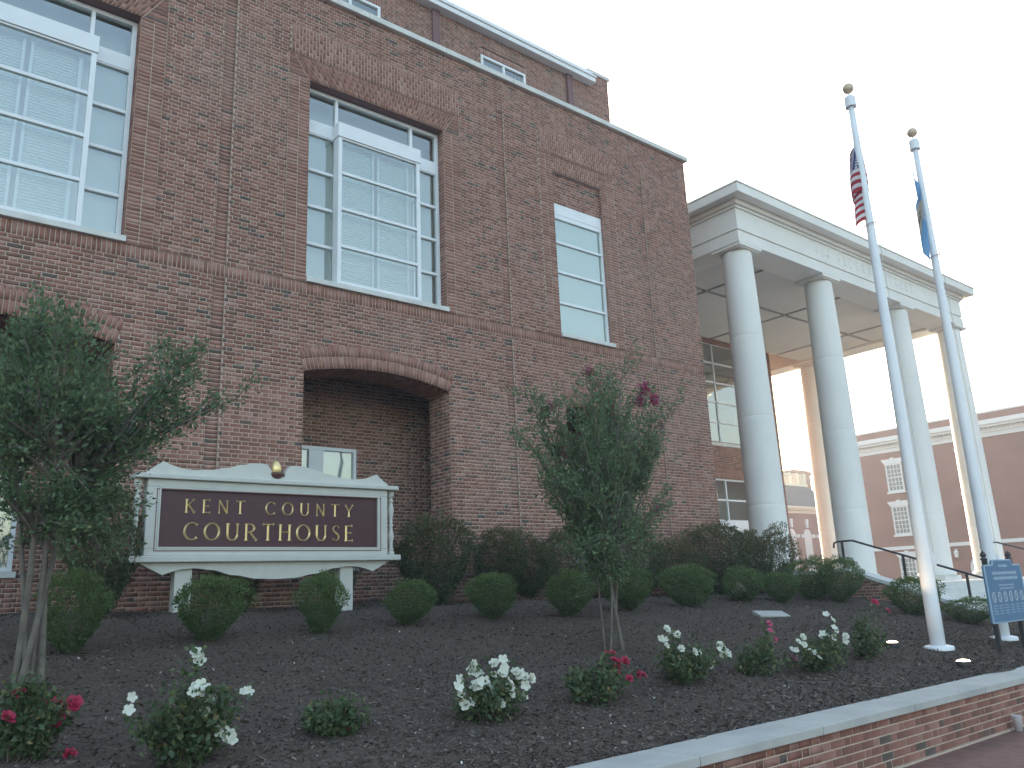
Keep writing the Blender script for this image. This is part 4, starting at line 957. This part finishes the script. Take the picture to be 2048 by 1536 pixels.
# --- crape myrtles
def bez(a, b, c, n):
    return [a*(1-t)**2+b*2*t*(1-t)+c*t*t for t in np.linspace(0, 1, n)]
def myrtle(base, lab, trunks, tips, leaf, per, blooms, seed, depth, spread=.10):
    """trunks: fork points; tips: (px, py, dy) in the photograph at distance base y + dy"""
    global rng; rs = np.random.default_rng(seed); rng = np.random.default_rng(seed+1); x, y = base; z = bz(x, y)
    o = empty('crape_myrtle', (x, y, z), lab, 'tree')
    forks = []
    s = MB()
    for (px, py, dy, r0) in trunks:
        f = np.array(onY(px, py, y+dy)); forks.append(f)
        a = np.array([x+rs.uniform(-.12, .12), y+rs.uniform(-.1, .1), z-.08]); mid = (a+f)/2+np.array([rs.uniform(-.05, .05), rs.uniform(-.05, .05), .1])
        P = bez(a, mid, f, 9); s.tube(P, [r0*(1.25-.55*i/8) for i in range(9)], 8)
    s.build('trunk', MAT['bark'], o, smooth=True)
    LP, LD = [], []; s = MB()
    for (px, py, dy) in tips:
        t = np.array(onY(px, py, y+dy)); f = min(forks, key=lambda q: np.linalg.norm((q-t)*np.array([1, 1, .6])))
        st_ = f+np.array([0, 0, rs.uniform(-.25, .05)]); mid = st_*.45+t*.55+np.array([0, 0, .10*np.linalg.norm(t[:2]-st_[:2])])
        ln = np.linalg.norm(t-st_); P = np.array(bez(st_, mid, t, 12)); s.tube(P, [.020-.016*i/11 for i in range(12)], 5, cap=False)
        # side sprays
        nsp = max(3, int(ln*5))
        for q in range(nsp):
            i = rs.integers(4, 12); c = P[min(i, 11)]; dr = rs.normal(0, 1, 3); dr[2] = abs(dr[2])*.6; dr = dr/np.linalg.norm(dr)+.9*(t-st_)/max(ln, .1); L = rs.uniform(.12, .34)
            e = c+dr/np.linalg.norm(dr)*L; s.tube([c, (c+e)/2+np.array([0, 0, .02]), e], [.006, .004, .002], 4, cap=False)
            k = int(per*L/.25); tt = rs.random(k)**.8; LP.append(c+(e-c)*tt[:, None]+rs.normal(0, .022+spread*.25, (k, 3))); LD.append(np.tile((e-c)/L, (k, 1)))
        k = int(per*1.6*ln); tt = .35+.65*rs.random(k); ii = np.clip((tt*11).astype(int), 0, 10); LP.append(P[ii]+(P[ii+1]-P[ii])*(tt*11-ii)[:, None]+rs.normal(0, spread*.45, (k, 3))); LD.append(np.tile((t-st_)/max(ln, .1), (k, 1)))
    s.build('limbs', MAT['bark'], o, smooth=True)
    LP = np.concatenate(LP); LD = np.concatenate(LD)
    V, F = leaves(LP, LD, leaf, .52); link('crown', np_mesh('crown', V, F, np.clip(rs.normal(.48, .22, len(LP)), 0, 1), MAT['myrtle_leaf']), o, (0, 0, 0))
    for (px, py, dy, rad) in blooms:
        c = np.array(onY(px, py, y+dy)); k = 130; P = c+rs.normal(0, 1, (k, 3))*np.array([rad, rad, rad*1.3])*.5; V, F = leaves(P, rs.normal(0, 1, (k, 3)), rad*.42, .9); link('blossom', np_mesh('blossom', V, F, np.full(k, .5), MAT['petal_bloom']), o, (0, 0, 0))
    return o
rt = np.random.default_rng(3)
tl = [(472, 798, -.15), (450, 803, -.05), (400, 693, .1), (380, 705, .1), (370, 722, .2), (398, 740, -.1), (350, 775, .3), (345, 850, 0), (300, 900, -.2), (270, 930, -.2), (20, 1000, -.1), (60, 1040, .2), (10, 960, .1), (90, 1070, 0), (120, 1020, -.2), (40, 1085, .2), (75, 583, .1), (95, 605, .2), (40, 640, -.2), (310, 700, .2), (330, 760, -.3), (325, 810, .2), (290, 860, .35), (255, 985, -.1), (60, 610, 0), (110, 640, -.2)]
for k in range(92):
    a = rt.uniform(0, 6.28); q = math.sqrt(rt.random()); px, py = 100+180*q*math.cos(a), 860+215*q*math.sin(a); tl.append((px, py, rt.uniform(-.7, .8)))
for k in range(22): tl.append((rt.uniform(80, 235), rt.uniform(1000, 1120), rt.uniform(-.3, .5)))
pl_ = onbed(62, 1392)
myrtle((pl_[0], pl_[1]), 'leafy multi-trunk crape myrtle at the left edge, before the sign', [(92, 1040, .1, .027), (150, 960, .15, .022), (75, 1020, -.1, .026), (110, 900, -.2, .020), (30, 930, .2, .020)], tl, .046, 38, [], 5, 1.0)
tm = [(1062, 805, 0), (1050, 880, .1), (1070, 905, -.2), (1075, 960, .2), (1110, 815, -.1), (1180, 750, 0), (1215, 735, .2), (1245, 735, -.2), (1258, 790, .3), (1290, 790, 0), (1310, 810, .2), (1340, 822, -.1), (1300, 880, .2), (1320, 895, -.2), (1280, 920, 0), (1320, 1000, .1), (1335, 1010, -.2), (1120, 1030, 0), (1135, 870, .3), (1085, 870, .1), (1110, 980, -.2), (1285, 830, -.3), (1070, 790, .1)]
for k in range(70):
    a = rt.uniform(0, 6.28); q = math.sqrt(rt.random()); px, py = 1205+95*q*math.cos(a), 965+215*q*math.sin(a); tm.append((px, py, rt.uniform(-.55, .55)))
for k in range(34): tm.append((rt.uniform(1135, 1300), rt.uniform(1030, 1170), rt.uniform(-.4, .4)))
pm_ = onbed(1232, 1298)
myrtle((pm_[0], pm_[1]), 'slim crape myrtle with magenta blossoms in the middle of the bed', [(1212, 1120, .05, .020), (1236, 1090, 0, .024), (1222, 1060, -.1, .014), (1185, 1080, .1, .012)], tm, .048, 32,
    [(1290, 778, 0, .085), (1308, 800, .1, .08), (1280, 800, 0, .06), (1103, 812, 0, .045), (1178, 745, 0, .06), (1226, 815, 0, .06), (1262, 880, .1, .07), (1195, 770, 0, .05), (1130, 905, 0, .05), (1322, 850, .1, .05), (1275, 910, .1, .06), (1312, 1020, 0, .05)], 9, .5)

# --- roses
def blossom_mesh(name, m, double, seed):
    random.seed(seed); s = MB(); rings = [(5, 1.0, .35)] if not double else [(6, 1.0, .35), (5, .72, .75), (4, .42, 1.15)]
    for (n, L, tilt) in rings:
        for k in range(n):
            a = 2*math.pi*k/n+random.uniform(-.2, .2)+L; t = tilt+random.uniform(-.12, .12); d = Vector((math.cos(a)*math.cos(t), math.sin(a)*math.cos(t), math.sin(t))); sd = Vector((-math.sin(a), math.cos(a), 0)); up = d.cross(sd)*-1
            wv = L*.62
            base = Vector((0, 0, 0)); p1 = d*L*.45; p2 = d*L
            s.quad(base-sd*.08, base+sd*.08, p1+sd*wv*.8+Vector((0, 0, .06)), p1-sd*wv*.8+Vector((0, 0, .06))); s.quad(p1-sd*wv*.8+Vector((0, 0, .06)), p1+sd*wv*.8+Vector((0, 0, .06)), p2+sd*wv*.55+Vector((0, 0, .12)), p2-sd*wv*.55+Vector((0, 0, .12)))
            s.poly([p2-sd*wv*.55+Vector((0, 0, .12)), p2+sd*wv*.55+Vector((0, 0, .12)), d*L*1.16+Vector((0, 0, .08))])
    return s.mesh(name, m)
FLM = {'white': [blossom_mesh('flower', MAT['petal_white'], False, k) for k in range(2)]+[blossom_mesh('flower', MAT['petal_white'], True, 8)], 'red': [blossom_mesh('flower', MAT['petal_red'], True, 3+k) for k in range(2)], 'pink': [blossom_mesh('flower', MAT['petal_pink'], True, 6)]}
def rose(cx, yb, x0, x1, yt, col, flowers, lab, seed, dens=1.0, fsize=.038):
    global rng; rs = np.random.default_rng(seed); rng = np.random.default_rng(seed+50); random.seed(seed)
    p = onbed(cx, yb); x, y = p[0], p[1]+.10; z = bz(x, y); o = empty('rose_bush', (x, y, z), lab, 'rose bush', 'rose bushes along the front of the bed')
    l = onY(x0, yb, y)[0]; r_ = onY(x1, yb, y)[0]; top = onY(cx, yt, y)[2]; H = max(top-z, .25); Wd = (r_-l)/2*.8
    s = MB(); LP, LD = [], []; tips = []
    for k in range(30):
        a = rs.uniform(0, 6.28); q = math.sqrt(rs.random()); e = np.array([x+(l+r_)/2*0+Wd*q*math.cos(a)+((l+r_)/2-x)*.6, y+Wd*.75*q*math.sin(a), z+H*(1-.55*q*q)*rs.uniform(.55, 1.0)]); tips.append(e)
    targets = tips+[np.array(onY(fx, fy, y+rs.uniform(-.12, .05))) for fx, fy in flowers]
    for e in targets:
        b = np.array([x+rs.uniform(-.06, .06), y+rs.uniform(-.06, .06), z-.03]); mid = np.array([b[0]*.55+e[0]*.45, b[1]*.55+e[1]*.45, b[2]+(e[2]-b[2])*.62]); P = np.array(bez(b, mid, e, 8)); s.tube(P, [.0065-.0045*i/7 for i in range(8)], 4, cap=False)
        k = int(46*dens); tt = .22+.78*rs.random(k); ii = np.clip((tt*7).astype(int), 0, 6); LP.append(P[ii]+(P[ii+1]-P[ii])*(tt*7-ii)[:, None]+rs.normal(0, .032, (k, 3))); LD.append(rs.normal(0, 1, (k, 3))+np.array([0, 0, .2]))
    s.build('canes', MAT['twig'], o, smooth=True); LP = np.concatenate(LP); LD = np.concatenate(LD); V, F = leaves(LP, LD, .045, .62)
    link('leaves', np_mesh('leaves', V, F, np.clip(rs.normal(.45, .25, len(LP)), 0, 1), MAT['rose_leaf']), o, (0, 0, 0))
    for t, (fx, fy) in zip(targets[len(tips):], flowers):
        nfl = 1 if col == 'pink' else (rs.integers(1, 4) if col == 'white' else rs.integers(1, 3))
        for q in range(nfl):
            me = FLM[col][rs.integers(len(FLM[col]))]; c = Vector(t)+Vector(rs.normal(0, .036, 3)) if q else Vector(t)
            f = link('flower', me, o, c); sc = fsize*rs.uniform(.8, 1.2); f.scale = (sc, sc, sc); dirv = Vector((rs.normal(-.25, .4), -1+rs.normal(0, .3), rs.uniform(.2, 1.2))); f.rotation_euler = dirv.to_track_quat('Z', 'Y').to_euler()
rose(375, 1536, 250, 505, 1335, 'white', [(393, 1308), (258, 1422), (402, 1372), (412, 1378), (420, 1398), (410, 1408), (438, 1462), (450, 1472), (425, 1405), (399, 1385), (488, 1385)], 'white rose bush in the left foreground below the sign', 101, 1.5)
rose(672, 1480, 590, 760, 1385, 'pink', [(688, 1462)], 'sparse rose bush with a single pink bloom', 102, 1.2)
rose(985, 1450, 905, 1058, 1350, 'white', [(918, 1358), (945, 1330), (988, 1328), (1008, 1336), (1042, 1345), (1050, 1355), (960, 1348), (970, 1362), (990, 1352), (1030, 1358), (1020, 1375), (935, 1400), (930, 1410), (975, 1380), (995, 1395), (1005, 1345), (915, 1375), (1048, 1392), (985, 1384), (955, 1372)], 'white rose bush thickest with blooms in the middle foreground', 103)
rose(1195, 1408, 1140, 1270, 1305, 'red', [(1215, 1308), (1225, 1306), (1228, 1322), (1233, 1338), (1250, 1322), (1258, 1358), (1276, 1350)], 'crimson rose bush below the slim trunks of the middle crape myrtle', 104, 1.3)
rose(1385, 1370, 1318, 1460, 1275, 'white', [(1334, 1262), (1330, 1280), (1352, 1272), (1362, 1298), (1388, 1305), (1380, 1318), (1396, 1306), (1440, 1290), (1448, 1300), (1438, 1300), (1420, 1322), (1358, 1325), (1332, 1292), (1455, 1310), (1402, 1316)], 'white rose bush right of the crimson one', 105, 1.2)
rose(1530, 1352, 1488, 1578, 1268, 'pink', [(1538, 1248), (1540, 1262), (1547, 1278), (1585, 1318)], 'pink rose bush between the two farther white rose bushes', 106, 1.1)
rose(1652, 1342, 1590, 1700, 1262, 'white', [(1664, 1240), (1668, 1256), (1655, 1272), (1648, 1270), (1672, 1262), (1605, 1275), (1690, 1282), (1628, 1306), (1688, 1298), (1592, 1300), (1608, 1290), (1640, 1276)], 'farthest white rose bush before the uplights', 107, 1.1)
rose(1745, 1325, 1715, 1778, 1225, 'red', [(1752, 1205), (1775, 1222)], 'rose bush nearly bare of blooms left of the nearer flagpole', 108, 1.1)
rose(40, 1536, -60, 150, 1320, 'red', [(38, 1388), (76, 1418), (14, 1438), (48, 1446), (116, 1432), (148, 1412), (138, 1512), (112, 1440)], 'crimson rose bush in the bottom left corner', 109, 1.6, .046)

# ================================================================== FAR BUILDINGS
def sash(par, y0, y1, z0, z1, xw, key=True):
    """white sash window in a wall facing -x"""
    f = MB(); t = .10
    for (a, b, c, d) in ((y0, y0+t, z0, z1), (y1-t, y1, z0, z1), (y0+t, y1-t, z0, z0+t), (y0+t, y1-t, z1-t, z1), (y0+t, y1-t, (z0+z1)/2-.04, (z0+z1)/2+.04)): f.box(xw-.06, xw+.05, a, b, c, d)
    n = 4
    for i in range(1, n): yy = y0+t+(y1-y0-2*t)*i/n; f.box(xw-.02, xw+.03, yy-.02, yy+.02, z0+t, z1-t)
    for i in (1, 2, 4, 5): zz = z0+t+(z1-z0-2*t)*i/6; f.box(xw-.018, xw+.028, y0+t, y1-t, zz-.02, zz+.02)
    wn = f.build('window', MAT['trim'], par)
    g_ = MB(); g_.box(xw+.03, xw+.06, y0+t, y1-t, z0+t, z1-t); g_.build('pane', MAT['far_pane'], wn)
    s = MB(); s.box(xw-.12, xw+.02, y0-.1, y1+.1, z0-.14, z0-.002); s.build('sill', MAT['trim'], wn)
    if key:
        s = MB(); out = [(y0-.02, z1+.003), (y1+.02, z1+.003), (y1+.26, z1+.38), (y0-.26, z1+.38)]; s.v = [(xw-.09, p[0], p[1]) for p in out]+[(xw+.02, p[0], p[1]) for p in out]
        s.f = [(0, 1, 2, 3), (4, 7, 6, 5), (0, 4, 5, 1), (1, 5, 6, 2), (2, 6, 7, 3), (3, 7, 4, 0)]; s.r = [.5]*6; ym = (y0+y1)/2; s.box(xw-.12, xw+.02, ym-.14, ym+.14, z1+.05, z1+.46); s.build('lintel', MAT['trim'], wn)
XR = 62.0; YR = 32.5
rb = empty('brick_office', (XR, 20, 0), 'long three storey brick building with white cornice beyond the flagpoles', 'building')
s = MB(); s.box(XR, XR+25, -30, YR, -.02, 11.6); s.build('wall', MAT['old_brick'], rb)
s = MB(); s.box(XR+.06, XR+25, -30, YR-.05, 11.6, 12.55); s.build('parapet', MAT['old_brick'], rb)
s = MB(); s.box(XR-.02, XR+25, -30, YR+.05, 12.55, 12.68); s.build('parapet_cap', MAT['trim'], rb)
s = MB()
for ox, z0, z1 in ((.75, 11.62, 11.95), (.60, 11.45, 11.62), (.22, 11.15, 11.45), (.12, 10.85, 11.15)): s.box(XR-ox, XR+.3, -30, YR+ox, z0, z1-.002)
cor = s.build('cornice', MAT['trim'], rb)
s = MB(); y = YR+.3
while y > 5: s.box(XR-.34, XR-.221, y-.07, y+.07, 11.34, 11.449); y -= .30
s.build('modillions', MAT['trim'], cor)['kind'] = 'stuff'
s = MB(); s.box(XR-.08, XR+.05, -30, YR+.06, 3.55, 3.80); s.build('string_course', MAT['trim'], rb)
wy = [30.0-2*0, 22.3, 18.5, 14.6, 10.7]
w1a = onX(1771, 923, XR); w1b = onX(1808, 976, XR)
for yc in (29.8, 24.4, 19.0, 13.6):
    sash(rb, yc-.62, yc+.62, 7.85, 9.95, XR-.07); sash(rb, yc-.62, yc+.62, 4.65, 6.75, XR-.07)
    if abs(yc-24.4) > 1: sash(rb, yc-.62, yc+.62, .9, 3.0, XR-.07)
# arched white door case
f = MB(); yc = 24.5; n = 18
outl = [(yc-.95, 0), (yc+.95, 0)]+[(yc+.95*math.cos(math.pi*k/n), 2.0+.95*math.sin(math.pi*k/n)) for k in range(n+1)]
f.v = [(XR-.16, p[0], p[1]) for p in outl]+[(XR+.02, p[0], p[1]) for p in outl]; m_ = len(outl); f.f = [tuple(range(m_)), tuple(range(2*m_-1, m_-1, -1))]+[(k, m_+k, m_+(k+1) % m_, (k+1) % m_) for k in range(m_)]; f.r = [.5]*len(f.f); dr = f.build('door', MAT['trim'], rb, fixn=True)
f = MB(); n = 12; out2 = [(yc-.62, 2.0), (yc+.62, 2.0)]+[(yc+.62*math.cos(math.pi*k/n), 2.0+.62*math.sin(math.pi*k/n)) for k in range(n+1)]
f.poly([(XR-.165, p[0], p[1]) for p in out2]); f.build('fanlight', MAT['dark_glass'], dr)
s = MB(); s.lathe([(0, 0), (.12, .02), (.16, .4), (.05, .5), (0, .55)], (XR-.28, 26.2, 2.75), 12); s.box(XR-.3, XR, 26.16, 26.24, 3.3, 3.35); s.build('wall_lantern', MAT['trim'], rb)
# older hall far behind, seen between the first two columns
MY = 48.0; q = lambda px, py: onY(px, py, MY)
ob = empty('old_hall', (80, MY, 0), 'distant brick hall with slate roof and blind arches between the columns', 'building')
cz = q(1612, 1022)[2]; x0, x1 = q(1520, 1000)[0], q(1690, 1000)[0]
s = MB(); s.box(x0, x1, MY, MY+14, 0, cz); s.build('wall', MAT['old_brick'], ob)
s = MB()
for ox, a, b in ((.5, .18, .40), (.35, .0, .18), (.15, -.3, .0)): s.box(x0-ox, x1+ox, MY-ox, MY+14, cz+a, cz+b-.003)
s.build('cornice', MAT['cream'], ob)
rz = q(1612, 974)[2]*1.0; ry = MY+4.2; rz = onY(1612, 974, ry)[2]
s = MB(); s.v = [(x0-.3, MY-.3, cz+.4), (x1+.3, MY-.3, cz+.4), (x1-.5, ry, rz), (x0+.5, ry, rz), (x0-.3, MY+14, cz+.4), (x1+.3, MY+14, cz+.4), (x1-.5, MY+10, rz), (x0+.5, MY+10, rz)]
s.f = [(0, 1, 2, 3), (5, 4, 7, 6), (1, 5, 6, 2), (4, 0, 3, 7), (3, 2, 6, 7)]; s.r = [.5]*5; rf = s.build('roof', MAT['slate'], ob)
s = MB(); s.box(x0+.4, x1-.4, ry-.1, ry+.2, rz, rz+.28); bp = 1.35; h = onY(1612, 950, ry)[2]-rz
s.box(x0+.4, x1-.4, ry-.05, ry+.1, rz+h-.14, rz+h); k = x0+.5
while k < x1-.5: s.box(k-.09, k+.09, ry-.1, ry+.15, rz+.28, rz+h+.12); k += 1.5
k = x0+.6
while k < x1-.6: s.box(k-.03, k+.03, ry-.02, ry+.06, rz+.28, rz+h-.14); k += .3
s.build('balustrade', MAT['cream'], rf)
ca = onY(1588, 945, ry+2); cbx = onY(1619, 945, ry+2); ct = onY(1603, 940, ry+2)[2]
s = MB(); s.box(ca[0], cbx[0], ry+2, ry+4, rz, ct-.6); s.box(ca[0]-.15, cbx[0]+.15, ry+1.85, ry+4.15, ct-.6, ct-.15); s.box(ca[0]+.1, cbx[0]-.1, ry+2.1, ry+3.9, ct-.15, ct); s.build('chimney', MAT['old_brick'], rf)
na = [q(1612, 1060), q(1642, 1060)]; sp_ = na[1][0]-na[0][0]; wd = .66
za, zb2 = q(1612, 1058)[2], q(1625, 1122)[2]
for k in range(-3, 4):
    cx = na[0][0]+.15+k*sp_
    if cx < x0+1 or cx > x1-1: continue
    n = 12; out2 = [(cx-wd, zb2-1.2), (cx+wd, zb2-1.2)]+[(cx+wd*math.cos(math.pi*j/n), za-wd+wd*math.sin(math.pi*j/n)) for j in range(n+1)]
    s = MB(); s.prism(out2, MY-.04, MY+.02); nw = s.build('blind_arch', MAT['trim'], ob, fixn=True)
    s = MB(); s.prism([(cx-.16, za+.12), (cx+.16, za+.12), (cx+.26, za+1.0), (cx-.26, za+1.0)], MY-.16, MY+.02); s.build('keystone', MAT['trim'], nw)
    for sx in (-1, 1): s = MB(); s.box(cx+sx*(wd+.32)-.3, cx+sx*(wd+.32)+.3, MY-.14, MY+.02, za-wd-.25, za-wd+.1); s.build('impost', MAT['trim'], nw)
s = MB(); s.box(q(1583, 1060)[0]-.15, q(1583, 1060)[0]+.12, MY-.25, MY, 0, za-wd+.4); s.build('downpipe', MAT['trim'], ob)
# parked car glimpsed above the shrubs
p = onY(1606, 1140, 30.0); cx = p[0]; car = empty('parked_car', (cx, 30, 0), 'pale parked car glimpsed above the shrubs left of the second column', 'car')
zc0 = 0.35
s = MB(); s.prism([(cx-2.2, .35), (cx+2.2, .35), (cx+2.25, .75), (cx+2.1, .98), (cx+1.1, 1.08), (cx-1.9, 1.10), (cx-2.25, .95)], 29.1, 30.9); body = s.build('body', MAT['car_paint'], car, bevel=.06, fixn=True)
s = MB(); s.prism([(cx-1.7, 1.1), (cx+1.1, 1.08), (cx+.45, 1.72), (cx+.1, 1.86), (cx-1.0, 1.88), (cx-1.45, 1.78)], 29.2, 30.8); s.build('cabin', MAT['car_paint'], car, bevel=.05, fixn=True)
s = MB(); s.prism([(cx-1.45, 1.15), (cx+.85, 1.13), (cx+.3, 1.66), (cx-1.3, 1.7)], 29.18, 30.82); s.build('side_window', MAT['dark_glass'], car, fixn=True)
for wx in (-1.35, 1.4):
    for wyy in (29.15, 30.72): s = MB(); s.tube([(cx+wx, wyy, .34), (cx+wx, wyy+.2, .34)], .34, 18); s.build('wheel', MAT['rubber'], car)

# ================================================================== AIR
hz = MB(); hz.box(-700, 700, -700, 700, -1.1, 17.6)  # haze volume added to veil the scene as lens glare would, besides distant haze
hm = bpy.data.materials.new('haze'); hm.use_nodes = True; hn = hm.node_tree.nodes; hn.remove(hn['Principled BSDF'])
pv = hn.new('ShaderNodeVolumePrincipled'); pv.inputs['Color'].default_value = (.92, .94, 1, 1); pv.inputs['Density'].default_value = .0024; pv.inputs['Anisotropy'].default_value = .3
hm.node_tree.links.new(pv.outputs[0], hn['Material Output'].inputs['Volume'])
tag(hz.build('haze', hm), 'thin pale haze filling the air and standing in for lens glare', 'haze', kind='stuff')
